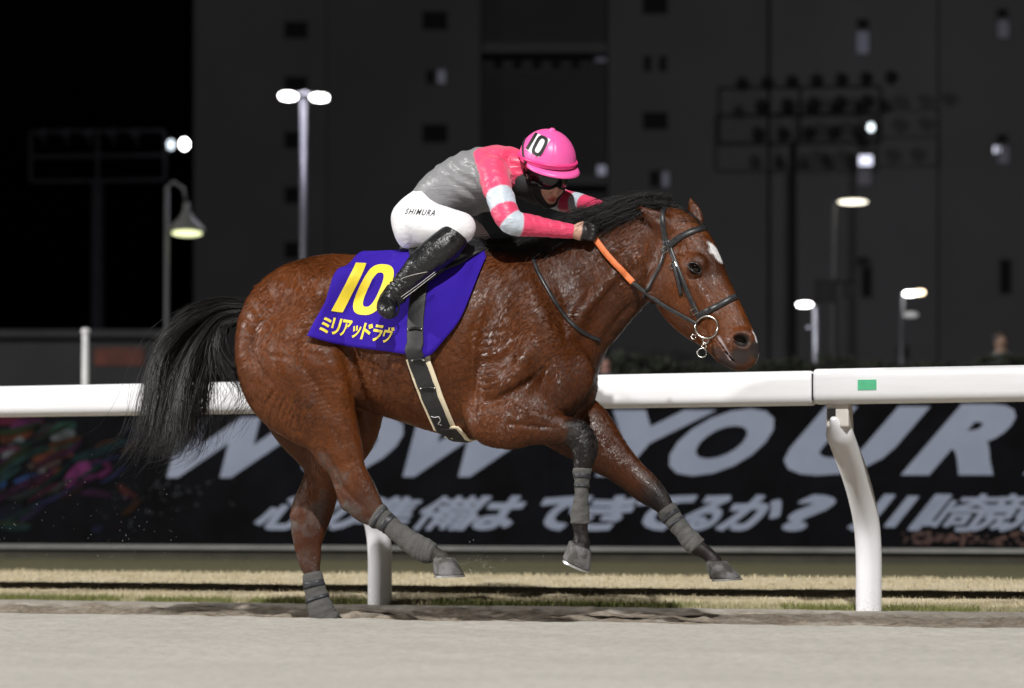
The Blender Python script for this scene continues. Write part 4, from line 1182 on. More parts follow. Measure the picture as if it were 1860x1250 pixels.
def mirror_head(P, t):
    out = []; nn = []
    for p in P:
        q = Vector((p.x, 2 * hy(t) - p.y, p.z)); h = HBVH.find_nearest(q); out.append(h[0]); nn.append(h[1])
    return out, nn

M_leather = material('black_leather', (.016, .016, .017), .33, .36); T = NT(M_leather)
v = T.coord('Object'); T.set('Base Color', T.ramp(T.noise(v, 60, 4), [(.3, (.010, .010, .011)), (.75, (.034, .034, .036))]))
T.set('Roughness', T.ramp(T.noise(v, 40, 4), [(.3, .26), (.7, .48)])); T.set('Normal', T.bump(T.noise(v, 500, 3), .2, .001))
M_steel = noisy('steel', (.62, .60, .55), .22, .15, 30, 0, metal=1.0)
M_rubber = noisy('orange_rubber', (.80, .205, .065), .6, .15, 60, .5, 320, bdist=.002)

# ---- saddle cloth -----------------------------------------------------
def zaxis(x): return loc(760, 600)[2]
def side_hit(px, py):
    p = loc(px, py, -.26); h = HBVH.ray_cast(Vector((p[0], -1.2, p[2])), Vector((0, 1, 0)), 3)
    return h[0]
def drape(top, bot, nu, nv, off, name, mat, parent, thick, flare=0.0, vmax=1.0, far=True):
    T_ = catmull(top, 8); B_ = catmull(bot, 8)
    def arc(P, u):
        d = np.r_[0, np.cumsum(np.linalg.norm(np.diff(P, axis=0), axis=1))]; d /= d[-1]
        return np.array([np.interp(u, d, P[:, 0]), np.interp(u, d, P[:, 1])])
    grid = {}
    for i in range(nu + 1):
        u = i / nu; tp = arc(T_, u); bp = arc(B_, u)
        b = side_hit(*bp)
        if b is None: b = Vector(loc(bp[0], bp[1], -.24))
        xt = loc(tp[0], tp[1], 0)[0]; zc = zaxis(0)
        ab = math.atan2(-b.y, b.z - zc)
        for j in range(nv + 1):
            vv = j / nv
            x = xt + (b.x - xt) * vv ** 1.1; a = ab * vv
            d = Vector((0, -math.sin(a), math.cos(a)))
            h = HBVH.ray_cast(Vector((x, 0, zc)), d, 2)
            p = h[0] if h[0] is not None else Vector((x, 0, zc)) + d * .3
            wob = .0035 * math.sin(u * 19 + vv * 4) * vv + .003 * math.sin(vv * 17 + u * 7)
            o = off + flare * max(0, (vv - .55) / .45) ** 2 * (1.15 - .6 * u) + wob
            grid[i, j] = p + d * o
    for _ in range(3):                                                # cloth bridges hollows
        g2 = dict(grid)
        for i in range(1, nu):
            for j in range(1, nv):
                g2[i, j] = grid[i, j] * .4 + (grid[i - 1, j] + grid[i + 1, j] + grid[i, j - 1] + grid[i, j + 1]) * .15
        grid = g2
    m = MB(); idx = {}
    for i in range(nu + 1):
        for j in range(-nv if far else 0, nv + 1):
            p = grid[i, abs(j)]; p = Vector((p.x, p.y if j >= 0 else -p.y, p.z))
            if j == 0: p.y = 0
            idx[i, j] = len(m.v); m.v.append(tuple(p))
    for i in range(nu):
        for j in range(-nv if far else 0, nv):
            m.f.append((idx[i, j], idx[i, j + 1], idx[i + 1, j + 1], idx[i + 1, j]))
    o = m.build(name, mat, parent, True)
    bv = BVHTree.FromPolygons(m.v, m.f)
    so = o.modifiers.new('thickness', 'SOLIDIFY'); so.thickness = thick; so.offset = 0
    return o, bv
M_cloth = material('purple_cloth', (.045, .012, .40), .85, .12); T = NT(M_cloth)
v = T.coord('Object')
c = T.ramp(T.noise(v, 5, 4), [(.3, (.026, .0085, .25)), (.7, (.036, .0125, .32))])
c = T.mix(T.ramp(T.noise(T.coord('Object', (1, 1, .4)), 11, 4, .6), [(.62, .0), (.78, .30)]), c, (.10, .055, .42))
T.set('Base Color', c)
T.set('Normal', T.bump(T.noise(v, 700, 2), .15, .001, T.bump(T.noise(v, 9, 3), .25, .012)))
M_yellow = noisy('yellow_print', (.86, .66, .035), .6, .06, 20, .1, 400)
cloth = thing('saddle_cloth', 'purple racing saddle cloth with yellow number ten on the horse\'s back', 'saddle cloth', mat4=FRAME)
cl_o, CBVH = drape([(671, 464), (740, 458), (810, 452), (876, 450)],
                   [(563, 609), (602, 619), (665, 628), (740, 639), (784, 643), (815, 615), (841, 579), (861, 524), (872, 470)], 56, 34, .014, 'cloth', M_cloth, cloth, .004, .022)
def printed(txt, quad, bvh, name, mat, parent, bold=.0, lift=.004, cuts=14, slices=6, space=1.0):
    """text laid on a surface; quad = photograph corners bottom-left, bottom-right, top-right, top-left"""
    bm = text_mesh(txt, bold, space=space)
    a, b, c, d = bounds(bm)
    for k in range(1, cuts):
        bmesh.ops.bisect_plane(bm, geom=bm.verts[:] + bm.edges[:] + bm.faces[:], plane_co=(a + (b - a) * k / cuts, 0, 0), plane_no=(1, 0, 0))
    for k in range(1, slices):
        bmesh.ops.bisect_plane(bm, geom=bm.verts[:] + bm.edges[:] + bm.faces[:], plane_co=(0, c + (d - c) * k / slices, 0), plane_no=(0, 1, 0))
    q = [Vector((*p, 0)) for p in quad]; V = []; miss = None
    bm.verts.index_update()
    for vt in bm.verts:
        u = (vt.co.x - a) / (b - a); t = (vt.co.y - c) / (d - c)
        p = (q[0] * (1 - u) + q[1] * u) * (1 - t) + (q[3] * (1 - u) + q[2] * u) * t
        h = cast(bvh, p.x, p.y)
        if h[0] is None: h = miss or (Vector(loc(p.x, p.y, -.3)), Vector((0, -1, 0)))
        n = h[1] if h[1].y < 0 or h[1].z > 0 else -h[1]
        if n.dot(CAML - h[0]) < 0: n = -n
        miss = h
        V.append(h[0] + n * lift)
    me = new_mesh(name, V, [[l.vert.index for l in f.loops] for f in bm.faces]); bm.free()
    return add(name, me, mat, parent)
def patch(poly, bvh, name, mat, parent, lift=.004, n=10):
    q = [Vector((*p, 0)) for p in poly]; m = MB()
    for i in range(n + 1):
        for j in range(n + 1):
            u = i / n; t = j / n; p = (q[0] * (1 - u) + q[1] * u) * (1 - t) + (q[3] * (1 - u) + q[2] * u) * t
            h = cast(bvh, p.x, p.y); nn = h[1] if h[1].dot(CAML - h[0]) > 0 else -h[1]; m.v.append(tuple(h[0] + nn * lift))
    for i in range(n):
        for j in range(n): m.f.append((i * (n + 1) + j, (i + 1) * (n + 1) + j, (i + 1) * (n + 1) + j + 1, i * (n + 1) + j + 1))
    return m.build(name, mat, parent, True)
# the number: a plain slanted bar and a rounded ring, then the name in katakana
def figure(outline, name, hole=None, sub=6):
    m = MB()
    A = outline; B = hole
    n = len(A)
    for r in range(4):
        f = r / 3
        for k in range(n):
            x = A[k][0] + (B[k][0] - A[k][0]) * f; y = A[k][1] + (B[k][1] - A[k][1]) * f
            h = cast(CBVH, x, y); nn = h[1] if h[1].dot(CAML - h[0]) > 0 else -h[1]; m.v.append(tuple(h[0] + nn * .004))
    for r in range(3):
        for k in range(n): m.f.append((r * n + k, r * n + (k + 1) % n, (r + 1) * n + (k + 1) % n, (r + 1) * n + k))
    return m.build(name, M_yellow, cloth, True)
def superring(cx, cy, w, h, sh, rot, p=2.7, n=72):
    out = []
    for k in range(n):
        t = 2 * math.pi * k / n; a = math.copysign(abs(math.cos(t)) ** (2 / p), math.cos(t)) * w; b = math.copysign(abs(math.sin(t)) ** (2 / p), math.sin(t)) * h
        x = a + b * sh; y = -b
        out.append((cx + x * math.cos(rot) - y * math.sin(rot), cy + x * math.sin(rot) + y * math.cos(rot)))
    return out
patch([(602, 565), (623, 568), (666, 480), (647, 479)], CBVH, 'printed_figure', M_yellow, cloth, .006)
figure(superring(679, 527, 28, 47, .34, .08), 'printed_figure', superring(679, 527, 11, 32, .34, .08))
kat = 'ミリアッドラヴ'
ends = [(576, 605), (714, 627)]
for i, ch in enumerate(kat):
    u0 = i / 7 + .008; u1 = (i + 1) / 7 - .008
    if ch == 'ッ': u0 += .012; u1 -= .006
    hgt = 30 if ch != 'ッ' else 23
    if ch in 'ミ': hgt = 28
    b0 = (577 + 134 * u0, 604 + 21 * u0); b1 = (577 + 134 * u1, 604 + 21 * u1); sh = 9
    printed(ch, [b0, b1, (b1[0] + sh * hgt / 30, b1[1] - hgt), (b0[0] + sh * hgt / 30, b0[1] - hgt)], CBVH, 'printed_character', M_yellow, cloth, .028, .0045, 5, 5)

# ---- saddle, girth, stirrups -------------------------------------------
saddle = thing('racing_saddle', 'small black racing saddle with girth and stirrups strapped over the purple cloth', 'saddle', mat4=FRAME)
fl_o, FBVH = drape([(742, 457), (800, 452), (868, 448)], [(742, 486), (756, 508), (776, 520), (806, 502), (842, 478), (868, 458)], 24, 14, .026, 'flap', M_leather, saddle, .006, .006)
S = Field((-.62, -.22, 1.40), (.12, .22, 1.78), .008)
S.tube(rows([((742, 448), (742, 464), 0, .11), ((775, 444), (775, 466), 0, .13), ((815, 442), (815, 464), 0, .12), ((850, 434), (850, 460), 0, .09), ((868, 430), (868, 452), 0, .06)]), .02, p=2.4)
me, _, _ = S.mesh('seat'); add('seat', me, M_leather, saddle)
def girth_path(pts, lift_top, lift_low):
    P = []; N = []
    for x, y in dense(pts, 4):
        b = CBVH if y < 634 else HBVH
        h = cast(b, x, y)
        if h[0] is None: h = cast(HBVH, x, y)
        if h[0] is None: continue
        n = h[1] if h[1].dot(CAML - h[0]) > 0 else -h[1]
        P.append(h[0] + n * (lift_top if y < 634 else lift_low + (.030 * max(0, 1 - (y - 634) / 42) if lift_top > 0 else 0))); N.append(n)
    # under the belly and up the far side
    last = P[-1]; x = last.x + .03
    for a in (.55, .2, -.2, -.55):
        h = HBVH.ray_cast(Vector((x, .24 * -a, -.2 + .6)), Vector((0, 0, 1)), 2)
        if h[0] is not None: P.append(h[0] + h[1] * lift_low); N.append(h[1])
    Q = [Vector((p.x, -p.y, p.z)) for p in reversed(P[:-4])]; M = [Vector((n.x, -n.y, n.z)) for n in reversed(N[:-4])]
    return P + Q, N + M
M_web = noisy('black_webbing', (.020, .020, .021), .55, .3, 40, .5, 600, bdist=.001)
M_cream = noisy('cream_pad', (.80, .70, .50), .75, .08, 12, .3, 300)
P, N = girth_path([(766, 500), (760, 545), (756, 590), (757, 636), (770, 683), (789, 733), (811, 782)], .007, .014)
gi = ribbon(P, smooth_n(N, 4), .074, .006, 'girth', M_web, saddle, 2)
P2, N2 = girth_path([(759, 646), (764, 662), (771, 683), (790, 733), (812, 783)], -.004, .005)
ribbon(P2, smooth_n(N2, 4), .106, .009, 'girth_pad', M_cream, gi, 2)
GB = BVHTree.FromPolygons([tuple(v.co) for v in gi.data.vertices], [tuple(p.vertices) for p in gi.data.polygons])
for (x, y, a) in ((754, 598, .05), (761, 654, .02), (777, 705, .02)):
    h = cast(GB, x, y)
    if h[0] is None: continue
    n = h[1] if h[1].dot(CAML - h[0]) > 0 else -h[1]; pts = []
    for k in range(-4, 5):
        q = cast(GB, x + k * 3.0, y - k * .1 - 2 + abs(k) * .6)
        if q[0] is not None: pts.append(q[0] + n * (.004 if abs(k) < 4 else .001))
    if len(pts) > 3:
        kp = MB().tube(pts, .0055, 8).build('keeper', M_leather, gi, True)
        for q in (pts[0], pts[-1]): MB().tube([q, q + n * .006], .0045, 8).build('rivet', M_steel, kp, True)
# brand squiggle on the girth
sq = []
for x, y in ((783, 756), (790, 758), (797, 757), (800, 764), (796, 770), (802, 772)):
    h = cast(GB, x, y)
    if h[0] is not None: sq.append(h[0] + (h[1] if h[1].dot(CAML - h[0]) > 0 else -h[1]) * .0015)
if len(sq) > 3: MB().tube([Vector(p) for p in catmull([tuple(q) for q in sq], 4)], .0013, 6).build('white_stitching', noisy('white_thread', (.75, .75, .75), .6, .1, 20, 0), gi, True)

# ---- bridle --------------------------------------------------------------
bridle = thing('bridle', 'black leather bridle with steel bit rings and orange gripped reins', 'bridle', mat4=FRAME)
def strap(name, pts, w, t=.0045, far=None, dn=3):
    P, N = on_horse(pts, dn)
    if far is not None:
        Q, M = mirror_head(P, far); P = P + Q[::-1][1:]; N = N + M[::-1][1:]
    return ribbon(P, smooth_n(N, 3), w, t, name, M_leather, bridle, 2, .001)
strap('cheekpiece', [(1212, 436), (1223, 466), (1238, 506), (1254, 542), (1266, 568), (1272, 582)], .019, .006)
strap('cheekpiece_end', [(1223, 478), (1231, 505), (1238, 536)], .014, .010)
strap('browband', [(1214, 449), (1230, 435), (1254, 422), (1276, 415), (1284, 415)], .027, .007, .1)
strap('noseband', [(1268, 574), (1284, 566), (1304, 556), (1324, 545), (1336, 539)], .026, .007, .55)
strap('throatlatch', [(1207, 444), (1206, 462), (1199, 484), (1187, 506), (1176, 528), (1168, 541)], .015, .005)
hpx = loc(1214, 430, -.09)[0] - .010
hp_ = []
for k in range(13):
    a = math.radians(-100 + 200 * k / 12); o = Vector((hpx, hy(0), loc(1210, 445, 0)[2])); h = HBVH.ray_cast(o, Vector((-.12 * math.cos(a), math.sin(a), math.cos(a))), 1)
    if h[0] is not None: hp_.append((h[0], h[1]))
ribbon([p for p, n in hp_], smooth_n([n for p, n in hp_], 3), .022, .005, 'headpiece', M_leather, bridle, 2, .001)
def ring(px, py, R, r, lift, name, par, tilt=(0, 0, 0)):
    h = cast(HBVH, px, py); 
    if h[0] is None: h = (Vector(loc(px, py, hy(1) - .03)), Vector((0, -1, 0)))
    c = h[0] + Vector((0, -lift, 0)); return MB().torus(c, R, r, Vector((0, -1, 0)) + Vector(tilt)).build(name, M_steel, par, True), c
rg, rc = ring(1285, 595, .046, .0042, .014, 'bit_ring', bridle, (.15, 0, .1))
for (x, y, R) in ((1282, 619, .011), (1279, 629, .009), (1275, 641, .019)):
    p = Vector(loc(x, y, hy(1) - .045)); MB().torus(p, R, .0028, (.2, -1, .15), 20, 6).build('small_ring', M_steel, rg, True)
MB().torus(Vector(loc(1260, 612, hy(1) - .02)), .010, .0026, (.2, -1, .15), 18, 6).build('small_ring', M_steel, rg, True)
q = Vector((rc.x, 2 * hy(.85) - rc.y, rc.z)); MB().torus(q, .046, .0042, (.15, -1, .1)).build('bit_ring', M_steel, bridle, True)
MB().tube([rc + Vector((.02, .012, -.01)), Vector((rc.x + .02, hy(.85), rc.z - .012)), q + Vector((.02, -.012, -.01))], .008, 10).build('mouthpiece', M_steel, bridle, True)
for (x, y) in ((1223, 483), (1262, 566), (1208, 455)):
    h = cast(HBVH, x, y); c = h[0] + h[1] * .008; u = Vector((.45, 0, -.89)); u = (u - h[1] * u.dot(h[1])).normalized(); w = h[1].cross(u)
    pts = [c + u * a * .011 + w * b * .013 for a, b in ((-1, -1), (1, -1), (1, 1), (-1, 1), (-1, -1))]
    bu = MB().tube(pts, .0022, 6, False).build('buckle', M_steel, bridle)
# reins: from the ring along the neck to the hands
P, N = on_horse([(1150, 513), (1128, 490), (1104, 464), (1085, 440), (1073, 423)], 3)
bit = rc + Vector((-.040, -.004, .012))
st = P[0] + N[0] * .010
fr = [bit, bit.lerp(st, .25) + Vector((0, -.004, -.006)), bit.lerp(st, .5) + Vector((0, -.006, -.012)), bit.lerp(st, .78) + Vector((0, -.004, -.008)), st]
fn = [Vector((0, -1, .1)), Vector((0, -1, .15)), Vector((0, -1, .2)), Vector((.1, -1, .25)), N[0]]
re = ribbon(fr, fn, .017, .005, 'rein', M_leather, bridle, 5)
ribbon([p + n * .008 for p, n in zip(P, N)], smooth_n(N, 3), [.0255] * len(P), .007, 'orange_grip', M_rubber, re, 3)
hand = Vector(loc(1052, 419, -.125))
ribbon([P[-1] + N[-1] * .008, (P[-1] + hand) / 2 + Vector((0, -.01, .008)), hand], [N[-1], Vector((0, -1, .3)), Vector((0, -1, .2))], .020, .006, 'rein_end', M_leather, re, 4)
far = [Vector((p.x, 2 * hy(.5) - p.y, p.z)) for p in fr]
rf = ribbon(far, [Vector((n.x, -n.y, n.z)) for n in fn], .017, .005, 'rein', M_leather, bridle, 5)
FP = []; FN = []
for p in P:
    h = HBVH.find_nearest(Vector((p.x + .02, -p.y, p.z))); FP.append(h[0] + h[1] * .008); FN.append(h[1])
ribbon([far[-1]] + FP[2:-4], [FN[0]] + FN[2:-4], .0255, .007, 'orange_grip', M_rubber, rf, 3)
# neck strap
P, N = on_horse([(966, 464), (976, 492), (992, 522), (1010, 552), (1034, 584), (1062, 606), (1088, 618)], 3)
ns = thing('neck_strap', 'thin black leather strap lying round the base of the horse\'s neck', 'strap', mat4=FRAME)
Q = [HBVH.find_nearest(Vector((p.x, -p.y, p.z))) for p in P]
PP = P + [q[0] for q in reversed(Q)]; NN = N + [q[1] for q in reversed(Q)]
ribbon(PP, smooth_n(NN, 4), .017, .005, 'strap', M_leather, ns, 2, .002)
topq = [P[0]] + [HBVH.ray_cast(Vector((P[0].x - .01, yy, 2.2)), Vector((0, 0, -1)), 2)[0] for yy in (P[0].y * .6, 0, -P[0].y * .6)] + [Q[0][0]]
ribbon(topq, [N[0], Vector((0, -.5, 1)), Vector((0, 0, 1)), Vector((0, .5, 1)), Q[0][1]], .017, .005, 'strap', M_leather, ns, 3, .002)

# ---- leg wraps and shoes -----------------------------------------------
M_wrap = material('grey_bandage', (.12, .12, .12), .85, .2); T = NT(M_wrap)
v = T.coord('Object')
c = T.ramp(T.noise(v, 18, 5, .65), [(.3, (.090, .088, .084)), (.7, (.135, .131, .125))])
T.set('Base Color', c); T.set('Normal', T.bump(T.noise(T.coord('Object', (1, 1, 2.2)), 120, 5, .65), 1.0, .007))
M_tape = noisy('dark_tape', (.036, .037, .042), .42, .5, 40, .5, 120, spec=.35)
def wrap(D, i0, i1, grow, name, tapes):
    R = catmull(D[i0:i1 + 1], 10); K = len(R); n = 30
    m = MB()
    def sect(R, i, g, wob=True):
        tg = R[min(i + 1, len(R) - 1), :2] - R[max(i - 1, 0), :2]; tg = tg / np.linalg.norm(tg); nx, nz_ = -tg[1], tg[0]; out = []
        for k in range(n):
            a = 2 * math.pi * k / n
            gg = g + (.0011 * math.sin(i * 1.5 + math.sin(a + i * .2) * 2.2 + a) + .0010 * math.sin(i * .7 + 3 * a) if wob else 0)
            out.append((R[i, 0] + nx * math.cos(a) * (R[i, 3] + gg), R[i, 2] + math.sin(a) * (R[i, 4] + gg), R[i, 1] + nz_ * math.cos(a) * (R[i, 3] + gg)))
        return out
    for i in range(K):
        e = min(i, K - 1 - i); m.v += sect(R, i, grow * (1 if e > 1 else .75 if e == 1 else .1), e > 0)
    for i in range(K - 1):
        for k in range(n): m.f.append((i * n + k, i * n + (k + 1) % n, (i + 1) * n + (k + 1) % n, (i + 1) * n + k))
    w = m.build(name, M_wrap, horse, True)
    for t0, t1 in tapes:
        a, b = int(t0 * K), int(t1 * K); tm = MB()
        for i in range(a, b + 1): tm.v += sect(R, i, grow + .0022, True)
        for i in range(b - a):
            for k in range(n): tm.f.append((i * n + k, i * n + (k + 1) % n, (i + 1) * n + (k + 1) % n, (i + 1) * n + k))
        t_ = tm.build('tape', M_tape, w, True); so = t_.modifiers.new('s', 'SOLIDIFY'); so.thickness = .0015
    return w
wrap(near_hind, 6, 11, .0105, 'leg_wrap', ((.08, .13), (.19, .25)))
wrap(far_hind, 7, 11, .008, 'leg_wrap', ((.14, .20), (.32, .38)))
wrap(near_fore, 8, 12, .0085, 'leg_wrap', ((.14, .20), (.30, .36)))
wrap(far_fore, 8, 12, .0085, 'leg_wrap', ((.14, .20), (.28, .34)))
M_shoe = noisy('alloy_shoe', (.66, .66, .66), .35, .2, 40, .2, 200, metal=.9)
for k, (c0, c1, n, r1) in enumerate(hoofs):
    n = Vector(n); c = Vector(c1) + n * .003; u = Vector((1, 0, 0)); u = (u - n * u.dot(n)).normalized(); w = n.cross(u); m = MB(); K = 34
    for i in range(K + 1):
        a = math.radians(-142 + 284 * i / K); d = u * math.cos(a) + w * math.sin(a)
        for rr, hh in ((r1 + .001, -.003), (r1 + .001, .006), (r1 - .018, .006), (r1 - .018, -.003)): m.v.append(tuple(c + d * rr + n * hh))
    for i in range(K):
        for q in range(4): m.f.append((i * 4 + q, i * 4 + (q + 1) % 4, (i + 1) * 4 + (q + 1) % 4, (i + 1) * 4 + q))
    m.f += [(0, 1, 2, 3), (K * 4 + 3, K * 4 + 2, K * 4 + 1, K * 4)]
    m.build('horseshoe', M_shoe, horse)

# ================================================================== MANE AND TAIL
def strands(P, r0, r1, name, mat, parent):
    """P (n, m, 3) -> one mesh of thin three-sided tapering hairs"""
    n, m, _ = P.shape
    Tg = np.zeros_like(P); Tg[:, 1:-1] = P[:, 2:] - P[:, :-2]; Tg[:, 0] = P[:, 1] - P[:, 0]; Tg[:, -1] = P[:, -1] - P[:, -2]
    Tg /= np.linalg.norm(Tg, axis=2, keepdims=True) + 1e-9
    ref = np.array([.13, .97, .21]); U = np.cross(Tg, ref); U /= np.linalg.norm(U, axis=2, keepdims=True) + 1e-9; W = np.cross(Tg, U)
    t = np.linspace(0, 1, m)[None, :, None]; R = (r0 + (r1 - r0) * t) * np.random.default_rng(1).uniform(.6, 1.3, (n, 1, 1))
    V = np.stack([P + (U * math.cos(a) + W * math.sin(a)) * R for a in (0, 2.0944, 4.1888)], 2).reshape(-1, 3)
    b = (np.arange(n)[:, None, None] * m + np.arange(m - 1)[None, :, None]) * 3
    F = np.concatenate([(b + np.array([k, (k + 1) % 3, (k + 1) % 3 + 3, k + 3])[None, None, :]).reshape(-1, 4) for k in range(3)])
    return add(name, np_mesh(name, V, F), mat, parent)
M_hair = material('black_hair', (.012, .010, .010), .34, .30); T = NT(M_hair)
T.set('Base Color', T.ramp(T.noise(T.coord('Object', (30, 60, 60)), 1.0, 3), [(.35, (.0040, .0036, .0038)), (.75, (.017, .014, .013))]))
T.set('Roughness', .42)
def wave(n, m, amp, seed, f=2.0):
    r = np.random.default_rng(seed); t = np.linspace(0, 1, m)[None, :, None]; ph = r.uniform(0, 6.28, (n, 1, 3)); fr_ = r.uniform(.5, 1, (n, 1, 3)) * f
    return np.sin(ph + fr_ * 6.28 * t) * amp * t * r.uniform(.3, 1.2, (n, 1, 1))
def tail():
    G = [[(449, 552), (405, 553), (355, 574), (305, 618), (278, 680), (266, 750), (252, 800), (232, 822)],
         [(449, 557), (402, 561), (345, 592), (305, 640), (290, 710), (284, 770), (275, 810), (262, 838)],
         [(449, 560), (400, 562), (350, 605), (320, 665), (310, 730), (306, 785), (300, 815), (290, 826)],
         [(448, 566), (404, 576), (365, 625), (342, 685), (335, 740), (334, 790), (326, 812), (300, 820)],
         [(447, 571), (410, 590), (385, 640), (372, 690), (366, 735), (362, 780), (350, 806), (325, 818)],
         [(446, 578), (412, 590), (399, 615), (402, 645), (420, 676), (440, 700), (436, 730), (405, 770)],
         [(447, 550), (410, 548), (375, 553), (352, 564), (335, 584), (322, 605), (315, 630), (312, 650)]]
    Lz = [[0, 0, 0, .02, .04, .05, .06, .08], [0, -.02, -.03, -.04, -.05, -.05, -.04, -.02], [0, .01, .03, .04, .04, .03, .02, .0], [0, -.03, -.05, -.06, -.07, -.07, -.06, -.05],
          [0, -.02, -.04, -.05, -.05, -.04, -.03, -.02], [0, -.05, -.075, -.08, -.08, -.08, -.08, -.09], [0, 0, .01, .02, .03, .04, .05, .05]]
    C = [catmull([loc(x, y, l) for (x, y), l in zip(g, z)], 3) for g, z in zip(G, Lz)]
    C = np.array(C)[:, ::1]; m = C.shape[1]; r = np.random.default_rng(12); out = []
    order = [6, 0, 1, 2, 3, 4, 5]; wt = [.04, .16, .23, .22, .18, .12, .05]
    ncl = 104
    for c in range(ncl):
        k = r.choice(7, p=wt); a = C[order[k]]; b = C[order[min(k + 1, 4)]] if k < 5 else C[order[k]]
        f = r.random(); base = a * (1 - f) + b * f
        t = np.linspace(0, 1, m)[:, None]
        base = base + r.normal(0, 1, 3)[None, :] * np.array([.030, .050, .026]) * (.10 + 1.25 * t) * (1 if k != 6 else .35)
        ln = r.uniform(.62, 1.08)
        ns = r.integers(22, 48) if k != 6 else r.integers(16, 30)
        sp = r.normal(0, 1, (ns, 1, 3)) * np.array([.008, .010, .008]) * (.7 + 1.5 * (t[None] ** 1.5)) * r.uniform(.5, 1.6)
        q = base[None] + sp + wave(ns, m, .016, c, 1.4) + wave(1, m, .030, 2000 + c, 1.0)
        q[:, 0] = base[0] + sp[:, 0] * 1.0
        tt = np.clip(np.linspace(0, 1, m)[None, :] * ln * r.uniform(.55, 1.05, (ns, 1)), 0, 1) * (m - 1)
        i = np.clip(tt.astype(int), 0, m - 2); ff = (tt - i)[..., None]; ar = np.arange(ns)[:, None]
        out.append(q[ar, i] * (1 - ff) + q[ar, i + 1] * ff)
    # stray hairs
    for c in range(260):
        a = C[r.choice([0, 1, 3, 4, 5, 5])]; t = np.linspace(0, 1, m)[:, None]
        out.append((a + r.normal(0, 1, 3)[None] * np.array([.07, .06, .04]) * t + wave(1, m, .05, 900 + c, .9)[0])[None])
    return np.concatenate(out)
strands(tail(), .00125, .0004, 'tail', M_hair, horse)

def crest(u):
    P = catmull([(885, 452), (935, 448), (985, 440), (1035, 424), (1085, 404), (1135, 388), (1185, 380), (1228, 380)], 8)
    d = np.r_[0, np.cumsum(np.linalg.norm(np.diff(P, axis=0), axis=1))]; d /= d[-1]
    x, y = np.interp(u, d, P[:, 0]), np.interp(u, d, P[:, 1])
    s, _, z = loc(x, y, 0); h = HBVH.ray_cast(Vector((s, rnd.uniform(-.018, .018), 2.3)), Vector((0, 0, -1)), 2)
    return np.array(h[0]) if h[0] is not None else np.array([s, 0, z])
def mane():
    r = np.random.default_rng(5); out = []; m = 13
    for c in range(330):
        u = r.random(); u = u if r.random() < .4 else .35 + .65 * u
        root = crest(u); hi = float(sstep(.35, .62, np.array(u)))          # the upper mane is thrown up by the wind
        ln = r.uniform(.16, .30) * (1 + .45 * hi * r.random())
        side = r.choice([-1, 1], p=[.72, .28])
        dz = r.normal(-.01, .030) - .30 * ln - .02 * (1 - hi); lift = (.003 + .060 * r.random() ** 2.2) * hi + .005
        lat = side * (r.uniform(.03, .105) if hi > .3 else r.uniform(.05, .14))
        p1 = root + np.array([-.22 * ln, lat * .2, lift * .9]); p2 = root + np.array([-.60 * ln, lat * .65, lift * .9 + dz * .42]); p3 = root + np.array([-1.0 * ln, lat, dz + lift * .1])
        def cp(k):
            uu = u - k * ln / .86
            return crest(uu) if uu >= 0 else crest(0.0) + np.array([uu * .86, 0, uu * .02])
        drop = r.uniform(-.01, .05)
        p1 = root + np.array([-.20 * ln, lat * .15, lift * .9]); c2 = cp(.6); c3 = cp(1.0)
        p2 = np.array([c2[0], lat * .65, c2[2] + lift * .8 - drop * .3 - .25 * abs(lat) * .65]); p3 = np.array([c3[0], lat, c3[2] + lift * .4 - drop - .30 * abs(lat)])
        P = catmull([root, p1, p2, p3], 4); ns = r.integers(14, 30); t = np.linspace(0, 1, m)[None, :, None]
        sp = r.normal(0, 1, (ns, 1, 3)) * np.array([.010, .008, .008]) * (.7 + 2.6 * t ** 1.3)
        q = P[None] + sp + wave(ns, m, .018, 300 + c, 1.4) + wave(1, m, .022, 4000 + c, 1.0)
        sc = r.uniform(.65, 1.1, (ns, 1)); tt = np.clip(np.linspace(0, 1, m)[None] * sc, 0, 1) * (m - 1); i = np.clip(tt.astype(int), 0, m - 2); ff = (tt - i)[..., None]; ar = np.arange(ns)[:, None]
        q = q[ar, i] * (1 - ff) + q[ar, i + 1] * ff
        # keep the hair outside the neck
        for a in range(0, ns):
            for b in (3, 6, 9, 12):
                h = HBVH.find_nearest(Vector(q[a, b]))
                d = (Vector(q[a, b]) - h[0]).dot(h[1])
                if d < .006:
                    sh = np.array(h[1] * (.006 - d))
                    w = np.exp(-((np.arange(m) - b) / 1.8) ** 2)[:, None]; q[a] += sh[None] * w * (np.arange(m)[:, None] > 0)
        out.append(q)
    return np.concatenate(out)
def flyaway():
    r = np.random.default_rng(55); out = []; m = 13
    for c in range(320):
        u = .30 + .70 * r.random(); root = crest(u); ln = r.uniform(.10, .24)
        P = catmull([root, root + [-.2 * ln, r.normal(0, .015), .02 + .02 * r.random()], root + [-.6 * ln, r.normal(-.02, .03), r.normal(.02, .02) - .12 * ln], root + [-ln, r.normal(-.03, .05), r.normal(.01, .03) - .28 * ln]], 4)
        out.append((P + wave(1, m, .02, 1500 + c, 1.0)[0])[None])
    return np.concatenate(out)
strands(np.concatenate([mane(), flyaway()]), .0012, .0004, 'mane', M_hair, horse)
